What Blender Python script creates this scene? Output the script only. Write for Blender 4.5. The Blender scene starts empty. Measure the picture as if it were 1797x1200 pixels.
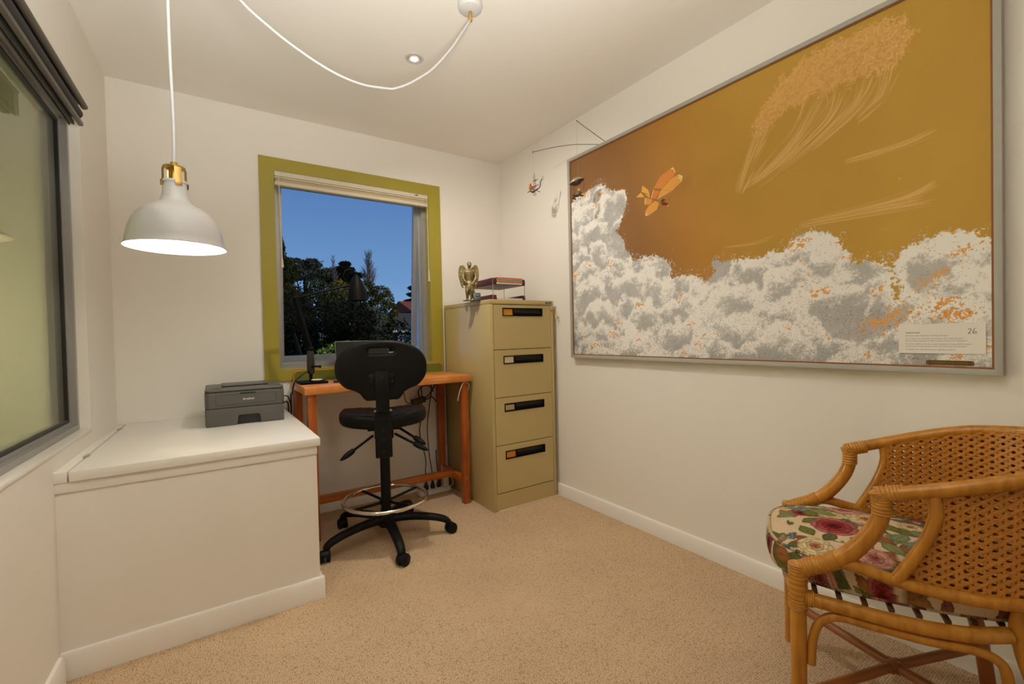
import bpy, bmesh, math, random
import numpy as np
from mathutils import Vector, Matrix

sc = bpy.context.scene
COL = sc.collection
PI = math.pi

# ---------------------------------------------------------------- camera
def add_camera():
    yaw, pitch, roll = 0.5955, -0.0166, -0.023
    f = Vector((math.sin(yaw)*math.cos(pitch), math.cos(yaw)*math.cos(pitch), math.sin(pitch)))
    r = Vector((math.cos(yaw), -math.sin(yaw), 0)); u = r.cross(f)
    r2 = r*math.cos(roll) + u*math.sin(roll); u2 = -r*math.sin(roll) + u*math.cos(roll)
    m = Matrix((r2, u2, -f)).transposed().to_4x4()
    m.translation = (0, 0, 1.115)
    cd = bpy.data.cameras.new('camera'); co = bpy.data.objects.new('camera', cd)
    COL.objects.link(co); co.matrix_world = m
    cd.sensor_width = 36; cd.sensor_fit = 'HORIZONTAL'
    cd.lens = 798.57/1797*36
    cd.clip_start = 0.02; cd.clip_end = 300
    sc.camera = co
add_camera()

# ---------------------------------------------------------------- world, sun, exposure
sc.view_settings.view_transform = 'Standard'
sc.view_settings.look = 'None'
sc.view_settings.exposure = 0.0
sc.view_settings.gamma = 1.0
sc.view_settings.use_curve_mapping = False
sc.cycles.use_denoising = True
sc.cycles.max_bounces = 10
sc.cycles.diffuse_bounces = 6
sc.cycles.transparent_max_bounces = 16
sc.cycles.sample_clamp_indirect = 6.0

def make_world():
    w = bpy.data.worlds.new('sky'); sc.world = w; w.use_nodes = True
    nt = w.node_tree; nt.nodes.clear()
    out = nt.nodes.new('ShaderNodeOutputWorld'); bg = nt.nodes.new('ShaderNodeBackground')
    tc = nt.nodes.new('ShaderNodeTexCoord'); sx = nt.nodes.new('ShaderNodeSeparateXYZ')
    rp = nt.nodes.new('ShaderNodeValToRGB')
    el = rp.color_ramp.elements
    el[0].position = 0.0; el[0].color = (0.30, 0.46, 0.66, 1)
    el[1].position = 0.42; el[1].color = (0.060, 0.150, 0.400, 1)
    e = el.new(0.12); e.color = (0.170, 0.330, 0.600, 1)
    nt.links.new(tc.outputs['Generated'], sx.inputs[0])
    nt.links.new(sx.outputs['Z'], rp.inputs[0])
    nt.links.new(rp.outputs[0], bg.inputs[0]); bg.inputs[1].default_value = SKY
    nt.links.new(bg.outputs[0], out.inputs[0])
SKY = 1.2
make_world()
def add_sun():
    l = bpy.data.lights.new('sun', 'SUN'); l.energy = 4.0; l.angle = 0.01; l.color = (1, .93, .8)
    o = bpy.data.objects.new('sun', l); COL.objects.link(o)
    o.rotation_euler = Vector((-0.80, 0.40, -0.45)).to_track_quat('-Z', 'Y').to_euler()
add_sun()
PENDANT_W, DOWN_W, HALL_W, FLASH_W = 5.5, 60.0, 98.0, 212.0
def add_flash():
    # the photographer's flash, bounced off the ceiling from the camera
    l = bpy.data.lights.new('bounce_flash', 'SPOT'); l.energy = FLASH_W; l.color = (1, .97, .92)
    l.spot_size = math.radians(130); l.spot_blend = 1.0; l.shadow_soft_size = .12
    o = bpy.data.objects.new('bounce_flash', l); COL.objects.link(o); o.location = (.16, .25, 1.30)
    o.rotation_euler = Vector((.07, .44, 1.0)).to_track_quat('-Z', 'Y').to_euler()
add_flash()

# ---------------------------------------------------------------- materials
MATS = {}
def mat(name, col, rough=.5, metal=0., var=.05, scale=12., bump=0., bscale=200., spec=.5, coat=0., emit=None):
    if name in MATS: return MATS[name]
    m = bpy.data.materials.new(name); m.use_nodes = True; nt = m.node_tree
    b = nt.nodes['Principled BSDF']
    b.inputs['Roughness'].default_value = rough; b.inputs['Metallic'].default_value = metal
    b.inputs['Specular IOR Level'].default_value = spec
    b.inputs['Coat Weight'].default_value = coat
    tc = nt.nodes.new('ShaderNodeTexCoord')
    nz = nt.nodes.new('ShaderNodeTexNoise'); nz.inputs['Scale'].default_value = scale; nz.inputs['Detail'].default_value = 4
    nt.links.new(tc.outputs['Object'], nz.inputs['Vector'])
    mx = nt.nodes.new('ShaderNodeMix'); mx.data_type = 'RGBA'
    mx.inputs[6].default_value = (*[min(1, c*(1-var)) for c in col], 1)
    mx.inputs[7].default_value = (*[min(1, c*(1+var)) for c in col], 1)
    nt.links.new(nz.outputs['Fac'], mx.inputs[0]); nt.links.new(mx.outputs[2], b.inputs['Base Color'])
    if bump:
        n2 = nt.nodes.new('ShaderNodeTexNoise'); n2.inputs['Scale'].default_value = bscale; n2.inputs['Detail'].default_value = 3
        nt.links.new(tc.outputs['Object'], n2.inputs['Vector'])
        bp = nt.nodes.new('ShaderNodeBump'); bp.inputs['Strength'].default_value = bump; bp.inputs['Distance'].default_value = .002
        nt.links.new(n2.outputs['Fac'], bp.inputs['Height']); nt.links.new(bp.outputs[0], b.inputs['Normal'])
    if emit:
        b.inputs['Emission Color'].default_value = (*emit[:3], 1); b.inputs['Emission Strength'].default_value = emit[3]
    MATS[name] = m
    return m

def wood(name, c1, c2, axis, rough=.4, fine=90.):
    if name in MATS: return MATS[name]
    m = bpy.data.materials.new(name); m.use_nodes = True; nt = m.node_tree
    b = nt.nodes['Principled BSDF']; b.inputs['Roughness'].default_value = rough
    tc = nt.nodes.new('ShaderNodeTexCoord'); mp = nt.nodes.new('ShaderNodeMapping')
    s = [fine]*3; s['xyz'.index(axis)] = 3.; mp.inputs['Scale'].default_value = s
    nt.links.new(tc.outputs['Object'], mp.inputs[0])
    nz = nt.nodes.new('ShaderNodeTexNoise'); nz.inputs['Scale'].default_value = 1; nz.inputs['Detail'].default_value = 5; nz.inputs['Distortion'].default_value = .6
    nt.links.new(mp.outputs[0], nz.inputs['Vector'])
    n2 = nt.nodes.new('ShaderNodeTexNoise'); n2.inputs['Scale'].default_value = 9
    nt.links.new(tc.outputs['Object'], n2.inputs['Vector'])
    ad = nt.nodes.new('ShaderNodeMath'); ad.operation = 'MULTIPLY_ADD'; ad.inputs[1].default_value = .6
    nt.links.new(n2.outputs['Fac'], ad.inputs[0]); nt.links.new(nz.outputs['Fac'], ad.inputs[2])
    rp = nt.nodes.new('ShaderNodeValToRGB'); e = rp.color_ramp.elements
    e[0].position = .6; e[0].color = (*c1, 1); e[1].position = 1.0; e[1].color = (*c2, 1)
    nt.links.new(ad.outputs[0], rp.inputs[0]); nt.links.new(rp.outputs[0], b.inputs['Base Color'])
    bp = nt.nodes.new('ShaderNodeBump'); bp.inputs['Strength'].default_value = .08; bp.inputs['Distance'].default_value = .001
    nt.links.new(nz.outputs['Fac'], bp.inputs['Height']); nt.links.new(bp.outputs[0], b.inputs['Normal'])
    MATS[name] = m
    return m

def carpet_mat():
    m = bpy.data.materials.new('carpet_loop'); m.use_nodes = True; nt = m.node_tree; N = nt.nodes.new; Lk = nt.links.new
    b = nt.nodes['Principled BSDF']; b.inputs['Roughness'].default_value = .95; b.inputs['Specular IOR Level'].default_value = .1
    tc = N('ShaderNodeTexCoord'); mp = N('ShaderNodeMapping'); mp.inputs['Scale'].default_value = (205, 150, 1)
    mp.inputs['Rotation'].default_value = (0, 0, 0)
    Lk(tc.outputs['Object'], mp.inputs[0])
    vo = N('ShaderNodeTexVoronoi'); vo.voronoi_dimensions = '2D'; vo.inputs['Scale'].default_value = 1; vo.inputs['Randomness'].default_value = .45
    Lk(mp.outputs[0], vo.inputs['Vector'])
    nz = N('ShaderNodeTexNoise'); nz.inputs['Scale'].default_value = 3; nz.inputs['Detail'].default_value = 6; Lk(tc.outputs['Object'], nz.inputs['Vector'])
    sep = N('ShaderNodeSeparateColor'); Lk(vo.outputs['Color'], sep.inputs[0])
    rp = N('ShaderNodeValToRGB'); e = rp.color_ramp.elements
    e[0].position = 0; e[0].color = (.86, .66, .45, 1); e[1].position = .55; e[1].color = (.48, .325, .19, 1)
    x = e.new(.3); x.color = (.77, .565, .37, 1)
    Lk(vo.outputs['Distance'], rp.inputs[0])
    mx = N('ShaderNodeMix'); mx.data_type = 'RGBA'; mx.blend_type = 'MULTIPLY'; mx.inputs[0].default_value = 1
    r2 = N('ShaderNodeValToRGB'); e2 = r2.color_ramp.elements
    e2[0].position = 0; e2[0].color = (.74, .66, .58, 1); e2[1].position = .18; e2[1].color = (.97, .97, .97, 1)
    x = e2.new(.9); x.color = (1, 1, 1, 1)
    Lk(sep.outputs[0], r2.inputs[0]); Lk(rp.outputs[0], mx.inputs[6]); Lk(r2.outputs[0], mx.inputs[7])
    m2 = N('ShaderNodeMix'); m2.data_type = 'RGBA'; m2.blend_type = 'MULTIPLY'; m2.inputs[0].default_value = .5
    Lk(mx.outputs[2], m2.inputs[6]); Lk(nz.outputs['Color'], m2.inputs[7])
    r3 = N('ShaderNodeValToRGB'); r3.color_ramp.elements[0].position = .3; r3.color_ramp.elements[0].color = (.8, .8, .8, 1); r3.color_ramp.elements[1].position = .7
    Lk(nz.outputs['Fac'], r3.inputs[0]); Lk(r3.outputs[0], m2.inputs[7])
    Lk(m2.outputs[2], b.inputs['Base Color'])
    bp = N('ShaderNodeBump'); bp.invert = True; bp.inputs['Strength'].default_value = .9; bp.inputs['Distance'].default_value = .004
    Lk(vo.outputs['Distance'], bp.inputs['Height']); Lk(bp.outputs[0], b.inputs['Normal'])
    return m

def attr_mat(name, rough=.6, bump=.0, bscale=400, spec=.4):
    m = bpy.data.materials.new(name); m.use_nodes = True; nt = m.node_tree
    b = nt.nodes['Principled BSDF']; b.inputs['Roughness'].default_value = rough; b.inputs['Specular IOR Level'].default_value = spec
    a = nt.nodes.new('ShaderNodeAttribute'); a.attribute_name = 'paint'
    nt.links.new(a.outputs['Color'], b.inputs['Base Color'])
    if bump:
        tc = nt.nodes.new('ShaderNodeTexCoord'); n = nt.nodes.new('ShaderNodeTexNoise'); n.inputs['Scale'].default_value = bscale
        nt.links.new(tc.outputs['Object'], n.inputs['Vector'])
        bp = nt.nodes.new('ShaderNodeBump'); bp.inputs['Strength'].default_value = bump; bp.inputs['Distance'].default_value = .001
        nt.links.new(n.outputs['Fac'], bp.inputs['Height']); nt.links.new(bp.outputs[0], b.inputs['Normal'])
    return m

def glass_mat(name, tint, rough=.0, refl=1.0):
    m = bpy.data.materials.new(name); m.use_nodes = True; nt = m.node_tree; nt.nodes.clear(); N = nt.nodes.new; Lk = nt.links.new
    out = N('ShaderNodeOutputMaterial'); mix = N('ShaderNodeMixShader'); tr = N('ShaderNodeBsdfTransparent'); gl = N('ShaderNodeBsdfGlossy')
    fr = N('ShaderNodeFresnel'); fr.inputs[0].default_value = 1.5
    tr.inputs[0].default_value = (*tint, 1); gl.inputs['Roughness'].default_value = rough
    mu = N('ShaderNodeMath'); mu.operation = 'MULTIPLY'; mu.inputs[1].default_value = refl
    Lk(fr.outputs[0], mu.inputs[0]); Lk(mu.outputs[0], mix.inputs[0]); Lk(tr.outputs[0], mix.inputs[1]); Lk(gl.outputs[0], mix.inputs[2]); Lk(mix.outputs[0], out.inputs[0])
    return m

# ---------------------------------------------------------------- mesh builder
class MB:
    def __init__(s): s.bm = bmesh.new()
    def merge(s, t, M=None):
        if M is not None: bmesh.ops.transform(t, matrix=M, verts=t.verts)
        me = bpy.data.meshes.new('tmp'); t.to_mesh(me); t.free(); s.bm.from_mesh(me); bpy.data.meshes.remove(me); return s
    def box(s, x0, x1, y0, y1, z0, z1, bev=0., seg=2, M=None):
        t = bmesh.new(); bmesh.ops.create_cube(t, size=1)
        bmesh.ops.transform(t, matrix=Matrix.Translation(((x0+x1)/2, (y0+y1)/2, (z0+z1)/2)) @ Matrix.Diagonal((abs(x1-x0), abs(y1-y0), abs(z1-z0), 1)), verts=t.verts)
        if bev: bmesh.ops.bevel(t, geom=t.edges[:], offset=bev, segments=seg, affect='EDGES', profile=.5)
        return s.merge(t, M)
    def tube(s, path, r, n=12, closed=False, caps=True, flat=1.0, up=None, M=None):
        P = [Vector(p) for p in path]; k = len(P)
        R = list(r) if hasattr(r, '__len__') else [r]*k
        t = bmesh.new(); rings = []
        T = []
        for i in range(k):
            a = P[(i-1) % k] if (closed or i > 0) else P[i]
            b = P[(i+1) % k] if (closed or i < k-1) else P[i]
            d = b-a; T.append(d.normalized() if d.length > 1e-9 else Vector((0, 0, 1)))
        nv = Vector(up) if up is not None else (Vector((0, 0, 1)) if abs(T[0].z) < .9 else Vector((1, 0, 0)))
        for i in range(k):
            nv = nv - T[i]*nv.dot(T[i])
            if up is not None:
                nv = Vector(up) - T[i]*Vector(up).dot(T[i])
            nv.normalize(); bv = T[i].cross(nv)
            rings.append([t.verts.new(P[i] + (nv*math.cos(2*PI*j/n)*flat + bv*math.sin(2*PI*j/n))*R[i]) for j in range(n)])
        for i in range(k if closed else k-1):
            A, B = rings[i], rings[(i+1) % k]
            for j in range(n): t.faces.new((A[j], A[(j+1) % n], B[(j+1) % n], B[j]))
        if caps and not closed:
            t.faces.new(rings[0][::-1]); t.faces.new(rings[-1])
        bmesh.ops.recalc_face_normals(t, faces=t.faces)
        return s.merge(t, M)
    def cyl(s, p0, p1, r0, r1=None, n=20, M=None):
        return s.tube([p0, p1], [r0, r0 if r1 is None else r1], n=n, M=M)
    def lathe(s, prof, n=32, c=(0, 0, 0), M=None, closed=False):
        t = bmesh.new(); rings = []
        for r, z in prof:
            rings.append([t.verts.new((c[0]+r*math.cos(2*PI*j/n), c[1]+r*math.sin(2*PI*j/n), c[2]+z)) for j in range(n)] if r > 1e-6 else [t.verts.new((c[0], c[1], c[2]+z))])
        pairs = list(zip(rings, rings[1:])) + ([(rings[-1], rings[0])] if closed else [])
        for A, B in pairs:
            for j in range(n):
                q = [A[j % len(A)], A[(j+1) % len(A)], B[(j+1) % len(B)], B[j % len(B)]]
                u = []
                for v in q:
                    if v not in u: u.append(v)
                if len(u) > 2: t.faces.new(u)
        bmesh.ops.recalc_face_normals(t, faces=t.faces)
        return s.merge(t, M)
    def prism(s, poly, z0, z1, bev=0., seg=2, M=None, holes=()):
        t = bmesh.new()
        loops = [poly]+list(holes); E = []
        for lp in loops:
            vs = [t.verts.new((x, y, z0)) for x, y in lp]
            E += [t.edges.new((vs[i], vs[(i+1) % len(vs)])) for i in range(len(vs))]
        if holes: bmesh.ops.triangle_fill(t, use_beauty=True, use_dissolve=False, edges=E)
        else: t.faces.new(t.verts[:])
        r = bmesh.ops.extrude_face_region(t, geom=t.faces[:])
        vs = [g for g in r['geom'] if isinstance(g, bmesh.types.BMVert)]
        bmesh.ops.translate(t, vec=(0, 0, z1-z0), verts=vs)
        bmesh.ops.recalc_face_normals(t, faces=t.faces)
        if bev:
            ed = [e for e in t.edges if len(e.link_faces) == 2 and e.calc_face_angle(0) > .6]
            bmesh.ops.bevel(t, geom=ed, offset=bev, segments=seg, affect='EDGES', profile=.5)
        return s.merge(t, M)
    def ball(s, c, r, n=16, M=None):
        t = bmesh.new(); bmesh.ops.create_uvsphere(t, u_segments=n, v_segments=max(6, n//2), radius=1)
        rr = (r, r, r) if not hasattr(r, '__len__') else r
        bmesh.ops.transform(t, matrix=Matrix.Translation(c) @ Matrix.Diagonal((*rr, 1)), verts=t.verts)
        return s.merge(t, M)
    def grid(s, f, nu, nv, M=None, closed_u=False):
        t = bmesh.new(); V = [[t.verts.new(f(i, j)) for j in range(nv)] for i in range(nu)]
        for i in range(nu if closed_u else nu-1):
            for j in range(nv-1): t.faces.new((V[i][j], V[(i+1) % nu][j], V[(i+1) % nu][j+1], V[i][j+1]))
        return s.merge(t, M)
    def build(s, name, m, parent=None, world=False, smooth=40, **props):
        if world and parent is not None:
            r = parent
            while r.parent: r = r.parent
            bmesh.ops.translate(s.bm, vec=-Vector(r.location), verts=s.bm.verts)
        me = bpy.data.meshes.new(name); s.bm.to_mesh(me); s.bm.free()
        if smooth:
            me.shade_smooth(); me.set_sharp_from_angle(angle=math.radians(smooth))
        return link(name, me, m, parent, **props)

def link(name, me, m, parent=None, **props):
    o = bpy.data.objects.new(name, me); COL.objects.link(o)
    if m is not None: me.materials.append(m)
    if parent is not None: o.parent = parent
    for k, v in props.items(): o[k] = v
    return o
def thing(name, label, cat, loc=(0, 0, 0), rz=0., group=None):
    o = bpy.data.objects.new(name, None); COL.objects.link(o); o.empty_display_size = .05
    o.location = loc; o.rotation_euler = (0, 0, rz); o['label'] = label; o['category'] = cat
    if group: o['group'] = group
    return o
def tag(o, label, cat, group=None):
    o['label'] = label; o['category'] = cat
    if group: o['group'] = group
    return o
def frame(o, x, y, z):
    """matrix whose columns are x, y, z axes and o the origin"""
    m = Matrix((Vector(x), Vector(y), Vector(z))).transposed().to_4x4(); m.translation = o; return m
def text(body, size, m, M, name, parent, ext=.0003, align='LEFT', shear=0., sx=1., space=1., bold=0.):
    cu = bpy.data.curves.new('tmp_text', 'FONT'); cu.body = body; cu.size = size; cu.extrude = ext; cu.align_x = align; cu.shear = shear
    cu.space_character = space; cu.offset = bold; cu.resolution_u = 3
    ob = bpy.data.objects.new('tmp_text', cu); COL.objects.link(ob)
    dg = bpy.context.evaluated_depsgraph_get(); dg.update()
    me = bpy.data.meshes.new_from_object(ob.evaluated_get(dg))
    bpy.data.objects.remove(ob); bpy.data.curves.remove(cu)
    me.transform(M @ Matrix.Diagonal((sx, 1, 1, 1))); me.name = name
    return link(name, me, m, parent)
def join_meshes(name, objs, parent):
    """merge temporary mesh objects sharing one material into a single part"""
    bm = bmesh.new()
    for o in objs: bm.from_mesh(o.data)
    me = bpy.data.meshes.new(name); bm.to_mesh(me); bm.free(); m = objs[0].data.materials[0]
    for o in objs: bpy.data.objects.remove(o)
    return link(name, me, m, parent)
def curve_pts(pts, n=8, closed=False):
    """Catmull-Rom through pts"""
    P = [Vector(p) for p in pts]; out = []; k = len(P)
    for i in range(k if closed else k-1):
        if closed: a, b, c, d = P[(i-1) % k], P[i], P[(i+1) % k], P[(i+2) % k]
        else: a, b, c, d = P[max(i-1, 0)], P[i], P[i+1], P[min(i+2, k-1)]
        for j in range(n):
            t = j/n
            out.append(.5*((2*b)+(c-a)*t+(2*a-5*b+4*c-d)*t*t+(3*b-a-3*c+d)*t**3))
    if not closed: out.append(P[-1])
    return out
def rrect(x0, x1, y0, y1, r, n=6):
    o = []
    for cx, cy, a in ((x1-r, y1-r, 0), (x0+r, y1-r, 90), (x0+r, y0+r, 180), (x1-r, y0+r, 270)):
        for i in range(n+1):
            t = math.radians(a+90*i/n); o.append((cx+r*math.cos(t), cy+r*math.sin(t)))
    return o
YZ = lambda x: frame((x, 0, 0), (0, 1, 0), (0, 0, 1), (1, 0, 0))      # prism xy -> world yz, depth +x
XZ = lambda y: frame((0, y, 0), (1, 0, 0), (0, 0, 1), (0, -1, 0))      # prism xy -> world xz, depth -y
def struct(name, mb, m, **k):
    o = mb.build(name, m, **k); o['kind'] = 'structure'; return o
# ================================================================ SETTING
XR, YB, ZC = 2.0185, 3.107, 2.489
wall_m = mat('wall_paint', (.82, .79, .73), rough=.55, var=.02, scale=2.5, bump=.05, bscale=300, spec=.35)
ceil_m = mat('ceiling_paint', (.83, .805, .745), rough=.7, var=.02, scale=2, spec=.3)
white_m = mat('white_gloss_trim', (.83, .80, .745), rough=.3, var=.02, scale=4)
green_m = mat('olive_green_paint', (.36, .30, .035), rough=.4, var=.05, scale=6)
alu_m = mat('grey_aluminium', (.42, .41, .40), rough=.4, metal=.6, var=.05)
Y0 = -1.3
struct('floor', MB().box(-1.0, XR+.12, Y0-.1, YB+.14, -.1, 0), carpet_mat(), smooth=0)
struct('ceiling', MB().box(-.75, XR+.12, Y0-.1, YB+.14, ZC, ZC+.12), ceil_m, smooth=0)
struct('wall_right', MB().box(XR, XR+.12, Y0-.1, YB+.14, 0, ZC), wall_m, smooth=0)
struct('wall_front', MB().box(-1.0, XR, Y0-.1, Y0, 0, ZC), wall_m, smooth=0)
# back wall with the small window opening
WX0, WX1, WZ0, WZ1 = .376, 1.392, .925, 2.150
w = MB().box(-.6, WX0, YB, YB+.14, 0, ZC).box(WX1, XR, YB, YB+.14, 0, ZC)
w.box(WX0, WX1, YB, YB+.14, 0, WZ0).box(WX0, WX1, YB, YB+.14, WZ1, ZC)
struct('wall_back', w, wall_m, smooth=0)
# left wall (a touch out of square) with the big interior window
LW = thing('tmp', '', ''); bpy.data.objects.remove(LW)
LORG, LROT = Vector((-.383, 3.107, 0)), -.037
def put_left(o):
    o.location = LORG; o.rotation_euler = (0, 0, LROT); return o
LY0, LY1, LZ0, LZ1 = -3.6, -.527, .762, 2.06       # the opening in wall coordinates
w = MB().box(-.12, 0, LY1, .1, 0, ZC).box(-.12, 0, -4.6, LY0, 0, ZC)
w.box(-.12, 0, LY0, LY1, 0, LZ0).box(-.12, 0, LY0, LY1, LZ1, ZC)
put_left(struct('wall_left', w, wall_m, smooth=0))
# skirting
sk = lambda y0, y1: MB().prism([(0, 0), (.014, 0), (.014, .062), (.006, .074), (0, .076)], y0, y1)
M_r = frame((XR, 0, 0), (-1, 0, 0), (0, 0, 1), (0, 1, 0))
t = MB().prism([(0, 0), (.016, 0), (.016, .066), (.010, .078), (0, .080)], Y0, YB, M=M_r)
struct('baseboard_right', t, white_m, smooth=30)
M_b = frame((0, YB, 0), (0, -1, 0), (0, 0, 1), (-1, 0, 0))
struct('baseboard_back', MB().prism([(0, 0), (.016, 0), (.016, .066), (.010, .078), (0, .080)], -XR+.016, -.405, M=M_b), white_m, smooth=30)
M_l = frame((0, 0, 0), (1, 0, 0), (0, 0, 1), (0, -1, 0))
put_left(struct('baseboard_left', MB().prism([(0, 0), (.016, 0), (.016, .078), (.010, .090), (0, .092)], 1.045, 4.3, M=M_l), white_m, smooth=30))
# green band round the back window
TX0, TX1, TZ0, TZ1 = .300, 1.480, .860, 2.222
t = MB().prism([(TX0, TZ0), (TX1, TZ0), (TX1, TZ1), (TX0, TZ1)], 0, .012, M=XZ(YB), holes=[[(WX0, WZ0), (WX1, WZ0), (WX1, WZ1), (WX0, WZ1)]])
struct('trim_1', t, green_m, smooth=0)
# painted reveal lining
t = MB().box(WX0, WX0+.006, YB-.011, YB+.139, WZ0, WZ1).box(WX1-.006, WX1, YB-.011, YB+.139, WZ0, WZ1)
t.box(WX0+.006, WX1-.006, YB-.011, YB+.139, WZ0, WZ0+.006).box(WX0+.006, WX1-.006, YB-.011, YB+.139, WZ1-.006, WZ1)
struct('trim_2', t, green_m, smooth=0)
# window_1: aluminium frame with an awning sash standing ajar
win = bpy.data.objects.new('window_1', None); COL.objects.link(win); win['kind'] = 'structure'
def ringbox(mb, x0, x1, z0, z1, wl, wr, wb, wt, y0, y1, M=None):
    mb.box(x0, x0+wl, y0, y1, z0, z1, M=M).box(x1-wr, x1, y0, y1, z0, z1, M=M)
    mb.box(x0+wl, x1-wr, y0, y1, z0, z0+wb, M=M).box(x0+wl, x1-wr, y0, y1, z1-wt, z1, M=M); return mb
a, b, c, d = WX0+.006, WX1-.006, WZ0+.006, WZ1-.006
fr = ringbox(MB(), a, b, c, d, .020, .026, .028, .03, YB+.060, YB+.135)
fr = ringbox(fr, a+.020, b-.026, c+.028, d-.03, .012, .012, .012, .012, YB+.105, YB+.130)
fr.build('window_frame', alu_m, win, smooth=0)
hz = d-.03; hy = YB+.112
Ms = Matrix.Translation((0, hy, hz)) @ Matrix.Rotation(math.radians(5.2), 4, 'X') @ Matrix.Translation((0, -hy, -hz))
sash = ringbox(MB(), a+.024, b-.032, c+.034, hz, .030, .034, .036, .03, YB+.100, YB+.132, M=Ms).build('window_sash', alu_m, win, smooth=0)
g1 = glass_mat('clear_glass', (.86, .88, .90), refl=.15)
MB().box(a+.05, b-.06, YB+.114, YB+.120, c+.065, hz-.028, M=Ms).build('window_pane', g1, sash, smooth=0)
# window_2: the big window to the next room in the left wall
win2 = put_left(bpy.data.objects.new('window_2', None)); COL.objects.link(win2); win2['kind'] = 'structure'
def lring(mb, y0, y1, z0, z1, w_, x0, x1):
    mb.box(x0, x1, y0, y0+w_, z0, z1).box(x0, x1, y1-w_, y1, z0, z1)
    return mb.box(x0, x1, y0+w_, y1-w_, z0, z0+w_).box(x0, x1, y0+w_, y1-w_, z1-w_, z1)
fr = lring(MB(), LY0, LY1-.0, LZ0, LZ1, .022, -.085, -.035)
fr = lring(fr, LY0+.022, LY1-.022, LZ0+.022, LZ1-.022, .014, -.078, -.055)
fr.build('window_frame', alu_m, win2, smooth=0)
gasket = lring(MB(), LY0+.036, LY1-.036, LZ0+.036, LZ1-.036, .010, -.074, -.058)
gasket.build('window_gasket', mat('black_rubber', (.012, .012, .012), rough=.5), win2, smooth=0)
g2 = glass_mat('interior_glass', (.88, .93, .86), refl=.9)
MB().box(-.070, -.064, LY0+.04, LY1-.04, LZ0+.04, LZ1-.04).build('window_pane', g2, win2, smooth=0)
st = MB().box(-.034, .004, LY0, LY1, LZ0-.012, LZ0+.002, bev=.002)
st.build('window_sill', white_m, win2)
# the next room seen through it
adj = mat('next_room_paint', (.66, .64, .50), rough=.7, var=.02)
AX = -1.75
HZ = 3.3
struct('wall_next_room', MB().box(AX-.1, AX, -2.0, 4.5, 0, HZ).box(AX, -.6, 4.4, 4.5, 0, HZ).box(AX, -.72, -2.0, -1.9, 0, HZ).box(-.64, -.6, YB+.14, 4.4, 0, HZ).box(-.74, -.64, -1.9, YB+.14, ZC+.12, HZ), adj, smooth=0)
struct('floor_next_room', MB().box(AX, -1.0, -2.0, 4.5, -.1, 0).box(-1.0, -.6, YB+.14, 4.5, -.1, 0), mat('next_room_floor', (.5, .4, .28), rough=.8), smooth=0)
struct('ceiling_next_room', MB().box(AX-.1, -.6, -2.0, 4.5, HZ, HZ+.1), ceil_m, smooth=0)
# ================================================================ STORAGE CHEST
CY, CX1 = 2.084, .388
t = thing('storage_chest', 'white painted storage chest with hinged lid built into the corner under the interior window', 'chest', (0, CY, 0))
xl = lambda y: -.383+.037*(y-3.107)-.002
side = lambda y0, x1: [(xl(y0), y0), (x1, y0), (x1, YB-.002), (xl(YB), YB-.002)]
MB().prism(side(CY+.006, CX1), 0, .622).build('front_panel', white_m, t, world=True, smooth=0)
MB().prism(side(CY, CX1+.002), .622, .657, bev=.002).build('top_rail', white_m, t, world=True)
hx = lambda y: xl(y)+.034
MB().prism([(xl(CY-.004), CY-.004), (hx(CY), CY-.004), (hx(YB), YB-.003), (xl(YB), YB-.003)], .657, .693, bev=.002).build('hinge_strip', white_m, t, world=True)
lid = MB().prism([(hx(CY)+.005, CY-.010), (.402, CY-.010), (.402, YB-.003), (hx(YB)+.005, YB-.003)], .658, .693, bev=.004).build('lid', white_m, t, world=True)
hm = mat('steel', (.55, .53, .5), rough=.35, metal=.9)
for y in (2.32, 2.94):
    x = hx(y)+.0025
    MB().cyl((x, y-.028, .694), (x, y+.028, .694), .0035, n=10).box(x-.010, x+.010, y-.022, y+.022, .6925, .694).build('hinge', hm, t, world=True)
sk = MB().prism([(0, 0), (.016, 0), (.016, .078), (.010, .090), (0, .092)], .421, -CX1-.016, M=frame((0, CY+.006, 0), (0, -1, 0), (0, 0, 1), (-1, 0, 0)))
sk.box(CX1, CX1+.016, CY+.0055, YB-.03, 0, .078).box(CX1, CX1+.010, CY+.0055, YB-.03, .078, .0905)
sk.build('skirting', white_m, t, world=True, smooth=30)

# ================================================================ PRINTER
pg = mat('printer_grey', (.105, .103, .092), rough=.45, var=.03)
pd = mat('printer_dark', (.018, .018, .018), rough=.4)
t = thing('printer', 'dark grey compact laser printer on the white chest', 'printer', (-.005, 2.668, .6935), math.radians(-1.0))
PW, PD, PH = .350, .36, .178
fp = lambda i: rrect(i, PW-i, i, PD-i, .022)
MB().prism([(x, z) for x, z in ((.004, 0), (.135, 0), (.139, .043), (.146, .048), (.226, .048), (.236, .043), (.240, 0), (PW-.004, 0), (PW-.004, .086), (.004, .086))], -.03, 0, M=frame((0, 0, 0), (1, 0, 0), (0, 0, 1), (0, -1, 0)) @ Matrix.Translation((0, 0, -.0)), bev=.003).build('paper_tray', pg, t)
MB().box(.02, PW-.02, .022, .05, .002, .08).build('tray_recess', pd, t, smooth=0)
MB().prism(fp(.0), .004, .086, bev=.003).build('lower_body', pg, t) if False else None
MB().box(0, PW, .030, PD, .001, .086, bev=.006).build('lower_body', pg, t)
MB().prism(fp(.002), .086, .0895).build('seam', pd, t)
up = MB().prism(fp(0), .0895, .166, bev=.003)
up.build('upper_body', pg, t)
top = MB()
top.prism(rrect(.004, PW-.004, .004, PD-.004, .024), .166, .1685)
top.build('top_seam', pd, t)
tp = MB().prism(rrect(.001, PW-.001, .001, PD-.002, .024), .1685, .182, bev=.006, seg=3)
tp.build('top_cover', pg, t)
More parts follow.
